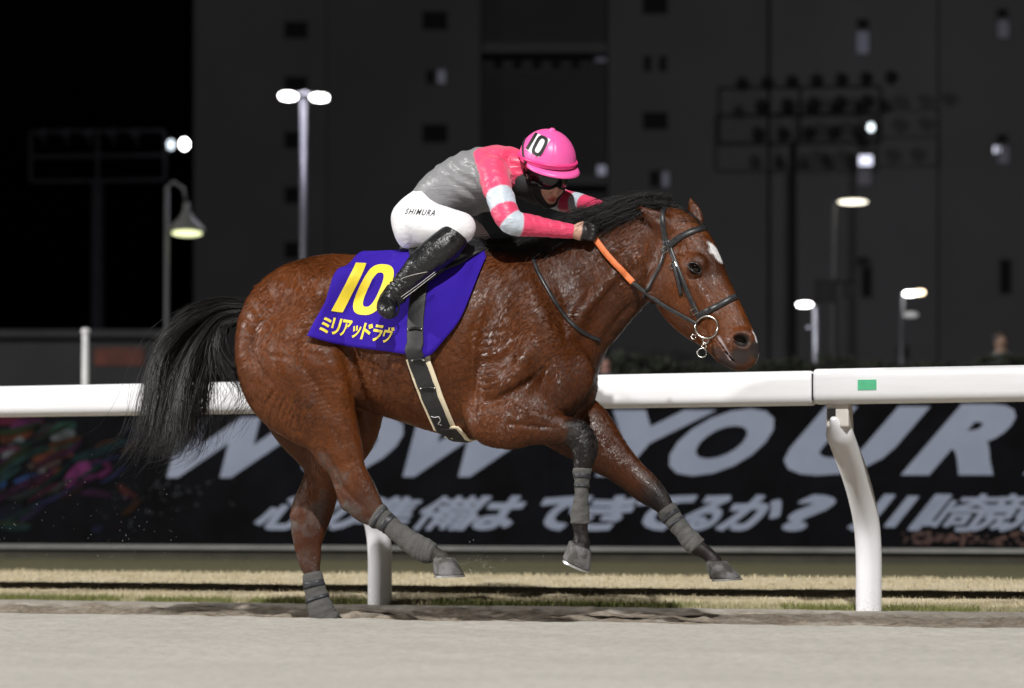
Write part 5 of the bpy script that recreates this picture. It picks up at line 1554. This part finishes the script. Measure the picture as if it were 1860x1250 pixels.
def forelock():
    r = np.random.default_rng(8); out = []; m = 9
    for c in range(46):
        x = r.uniform(1236, 1284); y = 384 + (x - 1236) * .42; L = r.uniform(-.035, .045)
        h = HBVH.ray_cast(Vector((loc(x, y, L)[0], L, 2.4)), Vector((0, 0, -1)), 2)
        if h[0] is None: continue
        root = np.array(h[0]) - np.array(h[1]) * .004; ln = r.uniform(.10, .22)
        P = catmull([root, root + [-.03, -.004, .022], root + [-.5 * ln, r.normal(-.01, .02), .030 + r.normal(0, .008)], root + [-ln, r.normal(-.01, .035), .018 + r.normal(0, .014)]], 3)[:m + 1]
        P = P[:10]; ns = 22; t = np.linspace(0, 1, len(P))[None, :, None]
        out.append(P[None] + r.normal(0, 1, (ns, 1, 3)) * np.array([.006, .008, .004]) * (.8 + t) + wave(ns, len(P), .006, 700 + c, 1))
    return np.concatenate(out)
strands(forelock(), .0011, .0004, 'forelock', M_hair, horse)
# ================================================================== THE JOCKEY
def J(x, y, L): return np.array(loc(x, y, L))
jock = thing('person', 'jockey in pink and grey silks and white breeches crouched over the galloping horse', 'person', mat4=FRAME)
JLO, JHI = (-.74, -.56, 1.20), (.56, .50, 2.24)
yaw, pit = math.radians(42), math.radians(27)
f = np.array([math.cos(pit) * math.cos(yaw), -math.cos(pit) * math.sin(yaw), -math.sin(pit)])
up = np.array([0, 0, 1.0]) - f * f[2]; up /= np.linalg.norm(up)
side = np.cross(up, f)                                   # the rider's left
rl = math.radians(-5); up, side = up * math.cos(rl) + side * math.sin(rl), side * math.cos(rl) - up * math.sin(rl)
RH = np.stack([f, side, up], 1)
HC = J(996, 285, -.03)
def hp(a, b, c): return HC + f * a + side * b + up * c

arm_n = ([J(895, 312, -.165), J(906, 350, -.232), J(927, 401, -.268), J(974, 411, -.205), J(1036, 420, -.130)], [.066, .060, .053, .043, .031])
arm_f = ([J(930, 305, .165), J(985, 345, .235), J(1022, 364, .25), J(1058, 370, .205), J(1102, 382, .125)], [.064, .057, .050, .042, .031])
leg_n = ([J(757, 402, -.085), J(800, 411, -.19), J(836, 414, -.272)], [.097, .086, .066])
leg_f = ([J(790, 405, .085), J(845, 425, .19), J(876, 450, .262)], [.097, .080, .055])
torso = rows([((758, 350), (800, 408), 0, .142), ((786, 314), (834, 396), 0, .150), ((826, 286), (868, 386), 0, .165), ((866, 273), (905, 372), 0, .180), ((902, 272), (930, 352), 0, .155), ((926, 277), (944, 332), 0, .09)])
pelvis = [cr(754, 400, 37, 0, .155), cr(772, 380, 34, 0, .152), cr(788, 366, 32, 0, .145)]
boot_n = ([J(822, 434, -.286), J(802, 452, -.305), J(768, 480, -.330), J(738, 511, -.350), J(720, 532, -.358)], [.060, .066, .060, .047, .042])
boot_f = ([J(870, 456, .275), J(850, 476, .300), J(818, 500, .325), J(790, 528, .345), J(776, 545, .352)], [.058, .064, .058, .046, .042])

def head_prims(F, g=0.0):
    F.ell(hp(.0, 0, -.02), (.098, .077, .108), .02, RH, grow=g)
    F.ell(hp(.026, 0, -.112), (.070, .060, .078), .03, RH, grow=g)
    F.ell(hp(.068, 0, -.176), (.024, .030, .020), .025, RH, grow=g)
    for s in (-1, 1): F.ell(hp(.062, s * .036, -.118), (.024, .022, .026), .025, RH, grow=g)
    F.chain([hp(-.02, 0, -.10), hp(-.045, 0, -.165), J(938, 318, -.005)], [.054, .054, .062], .03, grow=g)
B = Field(JLO, JHI, .0046)
head_prims(B)
B.chain([hp(.092, 0, -.082), hp(.106, 0, -.108), hp(.113, 0, -.126)], [.009, .011, .013], .012)                    # nose
for s in (-1, 1):
    B.ell(hp(.100, s * .013, -.130), (.010, .009, .008), .008, RH)
    B.ell(hp(.085, s * .032, -.075), (.014, .018, .011), .012, RH, mode='cut')
    B.ell(hp(-.01, s * .078, -.095), (.016, .010, .028), .008, RH)
B.ell(hp(.091, 0, -.150), (.012, .024, .006), .006, RH); B.ell(hp(.089, 0, -.161), (.012, .020, .0065), .006, RH)    # lips
B.tube(torso, .03, grow=-.012); B.tube(pelvis, .03, grow=-.012)
for a in (arm_n, arm_f, leg_n, leg_f): B.chain(*a, .02, grow=-.012)
for a in (boot_n, boot_f): B.chain(*a, .02, grow=-.012)
HANDS = []
def hand(base, fwd, out, L):
    """closed fist round the rein: palm, four curled fingers, thumb along the top"""
    fwd = fwd / np.linalg.norm(fwd); upv = np.array([0, 0, 1.0]); upv -= fwd * fwd[2]; upv /= np.linalg.norm(upv); lat = np.array([0, out, 0.0])
    c = base + fwd * .045; HANDS.append((base, fwd))
    B.ell(c, (.040, .018, .036), .012, np.stack([fwd, np.cross(upv, fwd), upv], 1))
    B.chain([base - fwd * .01, c], [.025, .024], .015)
    for k in range(4):
        o = upv * (.026 - k * .0175); ln = (.030, .034, .032, .026)[k]
        k0 = c + fwd * .030 + o + lat * .008; k1 = k0 + fwd * ln * .8 + lat * .010; k2 = k1 + fwd * .006 - lat * .026; k3 = k2 - fwd * ln * .75 - lat * .004
        B.chain([k0, k1, k2, k3], [.0098, .0092, .0086, .0076], .005, sub=3)
    t0 = c - fwd * .012 + upv * .026; B.chain([t0, t0 + fwd * .026 + upv * .014 - lat * .012, t0 + fwd * .052 + upv * .008 - lat * .020], [.013, .0105, .0085], .006, sub=3)
hand(arm_n[0][-1], J(1070, 423, -.12) - arm_n[0][-1], -1, -.12)
hand(arm_f[0][-1], J(1135, 392, .10) - arm_f[0][-1], 1, .10)
BV, BF = surface_nets(B.a, B.lo, B.h)
for _ in range(2): BV = smooth_np(BV, BF, .4)
bme = np_mesh('jockey_body', BV, BF)
lipm = np.exp(-(np.linalg.norm((BV - hp(.098, 0, -.155)) @ RH / np.array([.020, .024, .0095]), axis=1)) ** 4)
fattr(bme, 'lips', np.clip(lipm, 0, 1))
gl = np.zeros(len(BV))
for b_, f_ in HANDS:
    gl = np.maximum(gl, sstep(.046, .054, (BV - b_) @ f_ + .012 * (vnoise(BV * 40, 3, 2) - .5)) * (np.linalg.norm(BV - b_, axis=1) < .16))
fattr(bme, 'dark_fingers', gl)
M_skin = material('skin', (.58, .33, .24), .45, .4); M_skin.node_tree.nodes['Principled BSDF'].inputs['Subsurface Weight'].default_value = .12
M_skin.node_tree.nodes['Principled BSDF'].inputs['Subsurface Radius'].default_value = (.012, .004, .002); T = NT(M_skin)
v = T.coord('Object'); T.set('Base Color', T.mix(T.math('MULTIPLY', T.attr('lips'), .9), T.ramp(T.noise(v, 60, 3), [(.3, (.54, .30, .22)), (.7, (.66, .40, .30))]), (.42, .035, .04)))
bc = M_skin.node_tree.nodes['Principled BSDF'].inputs['Base Color'].links[0].from_socket
T.set('Base Color', T.mix(T.attr('dark_fingers'), bc, (.018, .017, .018)))  # hands turn near black from mid palm to fingertips
add('body', bme, M_skin, jock)

# ---- silks ---------------------------------------------------------------
Fj = Field(JLO, JHI, .0046)
Fj.tube(torso, .03, p=2.15); 
for a in (arm_n, arm_f): Fj.chain(*a, .035)
Fj.ell(J(893, 322, -.13), (.075, .06, .07), .03); Fj.ell(J(925, 318, .13), (.075, .06, .07), .03)
Fj.chain([J(925, 300, 0), J(948, 306, -.01)], [.075, .066], .02)
# open cuffs and hem
w_n = arm_n[0][-1] - arm_n[0][-2]; w_n /= np.linalg.norm(w_n)
V, Q = surface_nets(Fj.a, Fj.lo, Fj.h)
for _ in range(2): V = smooth_np(V, Q, .5)
N = vnormals(V, Q)
def arm_t(A, V):
    D = catmull(np.array(A[0]), 10); best = np.full(len(V), 9.0); tt = np.zeros(len(V)); n = len(D) - 1
    for i in range(n):
        p = D[i]; q = D[i + 1] - p; t = np.clip(((V - p) @ q) / (q @ q), 0, 1); d = np.linalg.norm(V - p - t[:, None] * q, axis=1)
        u = d < best; best = np.where(u, d, best); tt = np.where(u, (i + t) / n, tt)
    return tt, best
tn, dn_ = arm_t(arm_n, V); tf, df = arm_t(arm_f, V)
# creases: pulled cloth round elbow and waist, slack along the arm
wr = .0009 * np.sin(tn * 75 + V[:, 1] * 60 + 5 * vnoise(V * 9, 57, 2) + V[:, 2] * 70) * (dn_ < .075) * sstep(.5, .62, tn) * (1 - sstep(.92, 1, tn)) * sstep(.3, .6, vnoise(V * 14, 51, 2))
wr += .0040 * np.sin(tn * 70 + 1.5 * np.sin(V[:, 0] * 50)) * (dn_ < .08) * np.exp(-((tn - .22) / .16) ** 2) * (vnoise(V * 11, 52, 2) - .25)
q = V @ np.array(Matrix.Rotation(math.radians(-32), 3, 'Y')).T
tors = (dn_ > .075) & (df > .075)
wr += tors * (.011 * (vnoise(q * np.array([5, 14, 20]), 53, 3) - .5) + .0035 * np.sin(q[:, 2] * 130 + 4 * vnoise(V * 7, 54, 2)) * sstep(.45, .62, vnoise(V * 8, 55, 2)))
wr += .006 * (vnoise(V * 16, 56, 3) - .5) * ~tors
V = V + N * wr[:, None]
sme = np_mesh('silks', V, Q)
GREY, PINK, WHITE = np.array([.23, .23, .24]), np.array([.88, .065, .17]), np.array([.60, .67, .76])
col = np.tile(GREY, (len(V), 1))
sx0 = J(862, 330, -.15)[0]; sx1 = J(893, 285, -.12)[0]
bnd = np.interp(V[:, 2], [J(0, 375, 0)[2], J(0, 330, 0)[2], J(0, 290, 0)[2], J(0, 276, 0)[2]], [J(882, 375, -.15)[0], J(858, 330, -.15)[0], J(892, 290, -.12)[0], J(858, 276, 0)[0]])
wgt = sstep(-.004, .004, V[:, 0] - bnd)[:, None]; col = col * (1 - wgt) + PINK * wgt
def mixin(mask, c):
    global col; col = col * (1 - mask[:, None]) + c * mask[:, None]
on = sstep(.004, -.004, dn_ - .085) * (V[:, 1] < -.10)
mixin(on * sstep(.10, .12, tn), PINK)
def band(t, a, b): return sstep(a - .008, a + .008, t) * (1 - sstep(b - .008, b + .008, t))
mixin(on * band(tn, .265, .385), WHITE); mixin(on * band(tn, .485, .605), WHITE)
of = sstep(.004, -.004, df - .085) * (V[:, 1] > .10)
mixin(of * sstep(.10, .12, tf), PINK); mixin(of * band(tf, .36, .52), WHITE); mixin(of * band(tf, .66, .76), WHITE)
cattr(sme, 'col', col)
M_silk = material('silks', (.5, .5, .5), .36, .5); T = NT(M_silk)
M_silk.node_tree.nodes['Principled BSDF'].inputs['Sheen Weight'].default_value = .25
v = T.coord('Object')
T.set('Base Color', T.mix(T.ramp(T.noise(v, 20, 4), [(.35, .0), (.8, .16)]), T.attr('col', False), (.05, .05, .055)))
fold = T.noise(T.coord('Object', (5, 16, 30), (0, math.radians(38), 0)), 1.0, 4, .55, 1.6)
T.set('Normal', T.bump(fold, .42, .016, T.bump(T.noise(v, 34, 4, .6, .8), .30, .008)))
add('silks', sme, M_silk, jock)

# ---- breeches --------------------------------------------------------------
Fb = Field(JLO, JHI, .005)
Fb.tube(pelvis, .03, p=2.1)
Fb.chain(*leg_n, .04); Fb.chain(*leg_f, .04)
Fb.ell(J(752, 422, -.085), (.083, .075, .083), .03); Fb.ell(J(785, 424, .085), (.083, .075, .083), .03)
V, Q = surface_nets(Fb.a, Fb.lo, Fb.h)
for _ in range(2): V = smooth_np(V, Q, .5)
N = vnormals(V, Q); V = V + N * ((vnoise(V * np.array([9, 12, 18]), 61, 3) - .5) * .006)[:, None]
pme = np_mesh('breeches', V, Q)
M_breech = material('white_breeches', (.78, .78, .80), .55, .4); T = NT(M_breech)
v = T.coord('Object'); T.set('Base Color', T.ramp(T.noise(v, 8, 4), [(.3, (.74, .74, .77)), (.7, (.82, .82, .84))])); T.set('Normal', T.bump(T.noise(T.coord('Object', (1, 1, 2)), 16, 4, .6, .6), .25, .012))
br = add('breeches', pme, M_breech, jock)
PB = BVHTree.FromPolygons([tuple(p) for p in V], [tuple(x) for x in Q])
M_ink = noisy('black_print', (.012, .012, .012), .6, .2, 20, 0)
printed('SHIMURA', [(735, 389), (789, 393), (794, 382), (740, 379)], PB, 'printed_name', M_ink, br, .006, .002, 10, 3, 1.25)

# ---- boots -------------------------------------------------------------------
M_boot = material('wet_boot', (.010, .010, .011), .22, .6); T = NT(M_boot)
v = T.coord('Object')
T.set('Base Color', T.mix(T.ramp(T.noise(v, 70, 4, .7), [(.56, .0), (.72, .55)]), (.009, .009, .010), (.055, .053, .048)))
T.set('Roughness', T.ramp(T.noise(v, 30, 4), [(.3, .24), (.7, .48)]))
T.set('Normal', T.bump(T.noise(v, 60, 3, .5), .35, .003, T.bump(T.noise(T.coord('Object', (1, 1, 1), (0, .7, 0)), 28, 3, .5, 1.5), .5, .010)))
def boot(chain, foot, fr_, name):
    F = Field(JLO, JHI, .005); F.chain(*chain, .02, grow=.003); F.chain(foot, fr_, .015)
    V, Q = surface_nets(F.a, F.lo, F.h); V = smooth_np(V, Q, .5); N = vnormals(V, Q)
    t, d = arm_t(chain, V)
    V = V + N * (.0035 * np.sin(t * 80 + 3 * np.sin(V[:, 1] * 40)) * sstep(.7, .85, t) + .004 * (vnoise(V * 22, 71, 2) - .5))[:, None]
    return add(name, np_mesh(name, V, Q), M_boot, jock)
bt = boot(boot_n, [J(724, 530, -.356), J(706, 545, -.372), J(701, 558, -.405), J(706, 566, -.450)], [.044, .041, .036, .029], 'boot')
boot(boot_f, [J(780, 543, .350), J(763, 556, .365), J(758, 567, .395), J(762, 572, .43)], [.044, .041, .036, .029], 'boot')
M_sole = noisy('boot_sole', (.02, .02, .02), .5, .3, 40, .4, 120)
M_yel = noisy('yellow_mark', (.72, .55, .04), .5, .2, 40, 0)
for (x, y, L) in ((727, 495, -.375), (692, 540, -.392), (709, 527, -.385)):
    h = None; p = Vector(J(x, y, L)); MB().tube([p, p + Vector((.012, -.006, -.010))], [.007, .005], 8).build('yellow_toggle', M_yel, bt, True)
# stirrup: iron round the foot, leather up to the saddle, thin elastic cords
M_dark_iron = noisy('dark_iron', (.05, .05, .055), .35, .3, 30, 0, metal=.8)
c = Vector(J(706, 556, -.39)); iron = []
for k in range(33):
    a = 2 * math.pi * k / 32; iron.append(c + Vector((.0, 0, 0)) + Vector((.82, .25, -.50)) * (.046 * math.cos(a)) + Vector((.42, -.2, .88)) * (.050 * math.sin(a)))
ir = MB().tube(iron, .0045, 8, False).build('stirrup_iron', M_dark_iron, saddle, True)
leather = [Vector(J(727, 541, -.345)), Vector(J(755, 520, -.335)), Vector(J(785, 498, -.318)), Vector(J(806, 484, -.300))]
ribbon(leather, [Vector((0, -1, .2))] * 4, .022, .005, 'stirrup_leather', M_leather, saddle, 5)
leather = [Vector((p.x + .0, -p.y, p.z)) for p in leather]
ribbon(leather, [Vector((0, 1, .2))] * 4, .022, .005, 'stirrup_leather', M_leather, saddle, 5)
MB().tube([Vector((p.x, -p.y, p.z)) for p in iron], .0055, 8, False).build('stirrup_iron', M_steel, saddle, True)
M_cord = noisy('pale_cord', (.62, .60, .56), .5, .1, 30, 0)
for pts in ([(728, 540, -.42), (760, 517, -.40), (790, 494, -.375)], [(732, 543, -.42), (764, 519, -.40), (792, 497, -.375)], [(728, 508, -.40), (735, 504, -.41), (752, 499, -.41), (776, 494, -.39)]):
    MB().tube([Vector(p) for p in catmull([J(*p) for p in pts], 4)], .0011, 6).build('elastic_cord', M_cord, bt, True)

# ---- head wear -----------------------------------------------------------------
Fh = Field(HC - .26, HC + .24, .0046)
head_prims(Fh, .007)
Fh.chain([hp(-.03, 0, -.14), J(950, 335, -.015)], [.058, .058], .03)
Fh.ell(hp(.135, 0, -.106), (.098, .066, .080), .012, RH, mode='cut')
V, Q = surface_nets(Fh.a, Fh.lo, Fh.h); V = smooth_np(V, Q, .5)
add('balaclava', np_mesh('balaclava', V, Q), noisy('black_knit', (.012, .012, .013), .7, .3, 20, .5, 300), jock)
M_pinkcap = material('pink_cap', (.88, .075, .34), .38, .45); T = NT(M_pinkcap)
v = T.coord('Object'); T.set('Base Color', T.ramp(T.noise(v, 6, 3), [(.3, (.88, .105, .38)), (.7, (.92, .135, .43))])); T.set('Normal', T.bump(T.noise(v, 22, 3, .5, .6), .14, .01))
def cap_pt(ph, ps, g=0.0):
    """ph round the head (0 = front), ps from the crown"""
    seam = -.0010 * math.exp(-((math.degrees(ph) % 45 - 22.5) / 1.6) ** 2)
    rf, rs, ru = .137 + g + seam, .116 + g + seam, .126 + g + seam
    return HC + np.array([0, 0, 0]) + f * (rf * math.sin(ps) * math.cos(ph) - .004) + side * (rs * math.sin(ps) * math.sin(ph)) + up * (ru * math.cos(ps) - .012)
m = MB(); nph, nps = 128, 30
for j in range(nps + 1):
    ps = math.radians(2 + 100 * j / nps)
    for i in range(nph):
        ph = 2 * math.pi * i / nph; lo_ = ps * (1 - .11 * (.5 + .5 * math.cos(ph)) * (j / nps)); m.v.append(tuple(cap_pt(ph, lo_)))
for j in range(nps):
    for i in range(nph): m.f.append((j * nph + i, j * nph + (i + 1) % nph, (j + 1) * nph + (i + 1) % nph, (j + 1) * nph + i))
m.f.append(tuple(range(nph)))
hel = m.build('helmet', M_pinkcap, jock, True)
KB = BVHTree.FromPolygons(m.v, m.f); so = hel.modifiers.new('s', 'SOLIDIFY'); so.thickness = .006; so.offset = -1
# peak
pk = MB(); n = 40
for i in range(n + 1):
    ph = math.radians(-78 + 156 * i / n); e = math.cos(ph * 90 / 78) ** .8 if abs(ph) < math.radians(77.9) else 0
    a = Vector(cap_pt(ph, math.radians(91), -.004)); o = Vector(cap_pt(ph, math.radians(91))) - Vector(HC); o = (o - Vector(up) * o.dot(Vector(up))).normalized()
    for t in (0, .33, .66, 1): pk.v.append(tuple(a + o * (.005 + .040 * e * t) - Vector(up) * (.004 + .016 * t * t)))
for i in range(n):
    for k in range(3): pk.f.append((i * 4 + k, i * 4 + k + 1, (i + 1) * 4 + k + 1, (i + 1) * 4 + k))
pko = pk.build('peak', M_pinkcap, hel, True); so = pko.modifiers.new('s', 'SOLIDIFY'); so.thickness = .005
bt_ = []
for i in range(65):
    ph = 2 * math.pi * i / 64; bt_.append(Vector(cap_pt(ph, math.radians(93 - 10 * (.5 + .5 * math.cos(ph))), .002)))
MB().tube(bt_, .0065, 8, False).build('cap_band', noisy('pink_band', (.86, .05, .25), .4, .1, 20, 0), hel, True)
cb = Vector(cap_pt(0, 0, .003)); MB().lathe([(.0, .008), (.008, .007), (.013, .002), (.014, -.004)], 16, (0, 0, 0)).build('crown_button', M_pinkcap, hel, True).matrix_local = Matrix.Translation(cb) @ Vector(up).to_track_quat('Z', 'Y').to_matrix().to_4x4()
patch([(955, 271), (979, 286), (1000, 254), (972, 241)], KB, 'number_patch', noisy('white_patch', (.82, .82, .82), .5, .05, 20, 0), hel, .0022)
def capfig(poly): patch(poly, KB, 'number_figure', M_ink, hel, .0034, 6)
capfig([(955.5, 270), (960.5, 273), (977.5, 243.5), (972.5, 241.5)])
def ringfig(cx, cy, w, h, sh, t):
    A = superring(cx, cy, w, h, sh, math.radians(28), 3.2, 48); Bq = superring(cx, cy, w - t, h - t, sh, math.radians(28), 3.2, 48); mm = MB()
    for P_ in (A, [((a[0] + b[0]) / 2, (a[1] + b[1]) / 2) for a, b in zip(A, Bq)], Bq):
        for x, y in P_:
            h_ = cast(KB, x, y); nn = h_[1] if h_[1].dot(CAML - h_[0]) > 0 else -h_[1]; mm.v.append(tuple(h_[0] + nn * .0034))
    for r in range(2):
        for k in range(48): mm.f.append((r * 48 + k, r * 48 + (k + 1) % 48, (r + 1) * 48 + (k + 1) % 48, (r + 1) * 48 + k))
    mm.build('number_figure', M_ink, hel, True)
ringfig(981, 265.5, 10.5, 19, -.02, 5.6)
# goggle strap over the cap
pts = [(958, 246), (951, 262), (951, 280), (956, 296), (966, 306)]
P = []; NN = []
for x, y in dense(pts, 4):
    h = cast(KB, x, y)
    if h[0] is not None: P.append(h[0]); NN.append(h[1] if h[1].dot(CAML - h[0]) > 0 else -h[1])
if len(P) > 3: ribbon(P, smooth_n(NN, 3), .011, .004, 'goggle_strap', M_web, jock, 2, .001)
# goggles: dark visor with a rim, strap round the side of the head
M_lens = material('smoked_lens', (.015, .015, .017), .06, .6); M_lens.node_tree.nodes['Principled BSDF'].inputs['Transmission Weight'].default_value = .45
gm = MB(); nu, nv = 36, 8
def gpt(a, b, g=0.0):
    w = .030 - .012 * max(0, math.exp(-(a / .22) ** 2)) * (1 if b < 0 else 0)
    return HC + f * ((.112 + g) * math.cos(a) - .004) + side * ((.092 + g) * math.sin(a)) + up * (-.076 + b * w - .006 * abs(a))
for i in range(nu + 1):
    a = math.radians(-74 + 148 * i / nu)
    for j in range(nv + 1): gm.v.append(tuple(gpt(a, -1 + 2 * j / nv, .004 * (1 - (2 * j / nv - 1) ** 2))))
for i in range(nu):
    for j in range(nv): gm.f.append((i * (nv + 1) + j, (i + 1) * (nv + 1) + j, (i + 1) * (nv + 1) + j + 1, i * (nv + 1) + j + 1))
go = gm.build('goggles', M_lens, jock, True); so = go.modifiers.new('s', 'SOLIDIFY'); so.thickness = .002
rim = [Vector(gpt(math.radians(-74 + 148 * i / nu), 1)) for i in range(nu + 1)] + [Vector(gpt(math.radians(74 - 148 * i / nu), -1)) for i in range(nu + 1)]
MB().tube(rim + [rim[0]], .0036, 7, False).build('rim', M_ink, go, True)
for s in (-1, 1):
    st = [Vector(gpt(s * math.radians(a), .0)) for a in (74, 88)] + [Vector(hp(-.03, s * .094, -.060)), Vector(hp(-.075, s * .070, -.045)), Vector(hp(-.105, s * .02, -.04))]
    ribbon(st, [(q - Vector(hp(0, 0, q.dot(Vector(up)) * 0 - .06))).normalized() for q in st], .020, .004, 'head_strap', M_web, go, 4)
    p = Vector(gpt(s * math.radians(80), .1, .006)); u_ = Vector(f); w_ = Vector(up)
    MB().tube([p + u_ * a * .006 + w_ * b * .008 for a, b in ((-1, -1), (1, -1), (1, 1), (-1, 1), (-1, -1))], .0016, 6, False).build('buckle', M_steel, go)
# dark under-peak goggles pushed up beneath the peak
vb = [Vector(HC + f * (.119 * math.cos(a) - .004) + side * (.100 * math.sin(a)) + up * (-.042)) for a in np.radians(np.linspace(-80, 80, 25))]
ribbon(vb, [(q - Vector(HC + up * -.042)).normalized() for q in vb], .026, .006, 'brow_pad', M_ink, hel, 2)
# chin strap
cs = [Vector(hp(-.005, -.086, -.03)), Vector(hp(.012, -.080, -.10)), Vector(hp(.040, -.056, -.165)), Vector(hp(.066, 0, -.206)), Vector(hp(.040, .056, -.165)), Vector(hp(.012, .080, -.10)), Vector(hp(-.005, .086, -.03))]
ribbon(cs, [(q - Vector(hp(.01, 0, -.1))).normalized() for q in cs], .014, .003, 'chin_strap', M_web, hel, 4)
# ================================================================== WET COAT: short hair lying in tufts
def coat_hair(nc, per, seed):
    r = np.random.default_rng(seed)
    HNv = vnormals(HV, HF)
    xa, xb = loc(1170, 0)[0], loc(1200, 0)[0]
    ok = np.where((HV[HF[:, 0], 2] > .05) & (hoofm[HF[:, 0]] < .05) & (grey[HF[:, 0]] < .35) & (lip[HF[:, 0]] < .1))[0]
    for s in (-1, 1):
        e_ = np.array(loc(1262, 488, hy(.25) + s * .098)); ok = ok[np.linalg.norm((HV[HF[ok, 0]] - e_) * [1, .6, 1.3], axis=1) > .036]
    fi = r.choice(ok, nc); w4 = r.dirichlet(np.ones(4), nc)
    C = (HV[HF[fi]] * w4[..., None]).sum(1); n = HNv[HF[fi, 0]]
    vi = HF[fi, 0]
    x = C[:, 0]
    f0 = np.stack([-np.ones(nc), np.zeros(nc), -np.ones(nc)], 1)
    hind = 1 - sstep(loc(560, 0)[0], loc(660, 0)[0], x); fore = sstep(loc(860, 0)[0], loc(960, 0)[0], x); low = 1 - sstep(.85, 1.05, C[:, 2])
    f0[:, 0] = -.85 + .55 * hind + .25 * fore; f0[:, 2] = -.45 - .45 * hind - .35 * fore - .6 * low
    hd_ = sstep(xa, xb, x); leg = 1 - sstep(.62, .78, C[:, 2])
    f0[:, 0] = f0[:, 0] * (1 - hd_) + .48 * hd_ + leg * .35; f0[:, 2] = f0[:, 2] * (1 - hd_) - .88 * hd_ - leg * .5
    sw = np.stack([vnoise(C * 6, 81, 2) - .5, np.zeros(nc), vnoise(C * 6, 84, 2) - .5], 1) * 2.6
    f0 = f0 + sw * (1 - .8 * np.maximum(hd_, leg))[:, None]
    t = f0 - n * (f0 * n).sum(1)[:, None]; t /= np.linalg.norm(t, axis=1)[:, None] + 1e-9
    b = np.cross(n, t)
    ln = r.uniform(.010, .024, nc) * (.55 + .9 * vnoise(C * 9, 87, 2)) * (1 - .45 * low) * (1 - .55 * leg) * (1 - .62 * hd_)
    tuft = .14 + 1.0 * sstep(loc(840, 0)[0], loc(930, 0)[0], x) + .8 * np.exp(-((x - loc(600, 0)[0]) / .16) ** 2) * sstep(1.10, 1.30, C[:, 2]) + .5 * sstep(.52, .66, vnoise(C * 5, 95, 2))
    tuft = tuft * (1 - .75 * np.maximum(hd_, leg)) * (1 - .7 * np.exp(-((x - loc(645, 0)[0]) / .05) ** 2) * (C[:, 2] < 1.25))
    tip = C + t * ln[:, None] + n * (r.uniform(.0003, .0036, nc) * tuft)[:, None]
    # roots round the tuft, tips drawn together
    R = C[:, None] + t[:, None] * r.normal(0, .0045, (nc, per, 1)) + b[:, None] * r.normal(0, .0042, (nc, per, 1)) - n[:, None] * .0008
    Tp = tip[:, None] + t[:, None] * r.normal(0, .003, (nc, per, 1)) + b[:, None] * r.normal(0, .0012, (nc, per, 1)) + n[:, None] * r.normal(0, .0006, (nc, per, 1))
    Md = (R * .45 + Tp * .55) + n[:, None] * (.0005 + .0018 * r.random((nc, per, 1))) * np.clip(tuft, 0, 1)[:, None, None]
    wd = b[:, None] * r.uniform(.00035, .0008, (nc, per, 1))
    V = np.stack([R - wd, R + wd, Md + wd, Md - wd, Tp + wd * .25, Tp - wd * .25], 2).reshape(-1, 3)
    k = np.arange(nc * per)[:, None] * 6
    F = np.concatenate([k + np.array([[0, 1, 2, 3]]), k + np.array([[3, 2, 4, 5]])])
    # colours: bay, darker along the neck and where the sweat has soaked it
    lum = r.normal(0, .11, (nc, 1)) + r.normal(0, .16, (nc, per)) + 1.9 * (vnoise(C * 3.2, 91, 3) - .5)[:, None]
    lo_c = np.array([.026, .0078, .0032]); hi_c = np.array([.265, .070, .0130])
    q = np.clip(.46 + lum * .55, 0, 1)[..., None]; col = lo_c + (hi_c - lo_c) * q ** 1.4
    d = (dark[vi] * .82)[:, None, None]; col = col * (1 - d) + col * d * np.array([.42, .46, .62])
    bk = blk[vi][:, None, None]; col = col * (1 - bk) + np.array([.0125, .0110, .0110]) * (.6 + .8 * q) * bk
    aw = (ash[vi] * .55)[:, None, None]; col = col * (1 - aw) + np.array([.105, .096, .090]) * aw
    ww = wht[vi][:, None, None]; col = col * (1 - ww) + np.array([.70, .68, .67]) * ww
    du = (dust[vi] * .35)[:, None, None]; col = col * (1 - du) + np.array([.13, .115, .10]) * du
    me = np_mesh('coat_hair', V, F)
    cattr(me, 'col', np.repeat(col.reshape(-1, 3), 6, 0))
    m = material('bay_hair', (.1, .03, .01), .36, .36); T = NT(m); T.set('Base Color', T.attr('col', False))
    T.set('Roughness', T.ramp(T.noise(T.coord('Object'), 9, 3), [(.35, .28), (.65, .46)]))
    o = add('coat_hair', me, m, horse); o['kind'] = 'stuff'
coat_hair(38000, 9, 33)

# sand thrown up behind the hooves
def spray():
    r = np.random.default_rng(19); m = MB()
    for k in range(420):
        if r.random() < .6: x, y, L = r.uniform(-40, 330), 1110 - abs(r.normal(0, 130)), r.uniform(-.35, .6)
        elif r.random() < .5: x, y, L = r.normal(870, 22), r.normal(1030, 12), r.normal(-.13, .03)
        else: x, y, L = r.uniform(300, 1000), 1108 - abs(r.normal(0, 80)), r.uniform(-.3, .5)
        c = Vector(loc(x, min(y, 1112), L)); s = r.uniform(.0008, .0026)
        d = [Vector(q) * s * r.uniform(.6, 1.2) for q in ((1, 0, -.5), (-.6, .8, -.5), (-.6, -.8, -.5), (0, 0, 1))]
        m.add([c + q for q in d], [(0, 1, 3), (1, 2, 3), (2, 0, 3), (0, 2, 1)])
    o = m.build('flying_sand', noisy('sand_grain', (.40, .37, .32), .9, .2, 50, 0)); o.matrix_world = FRAME; o['kind'] = 'stuff'; o['label'] = 'grains of sand thrown up by the hooves'
spray()
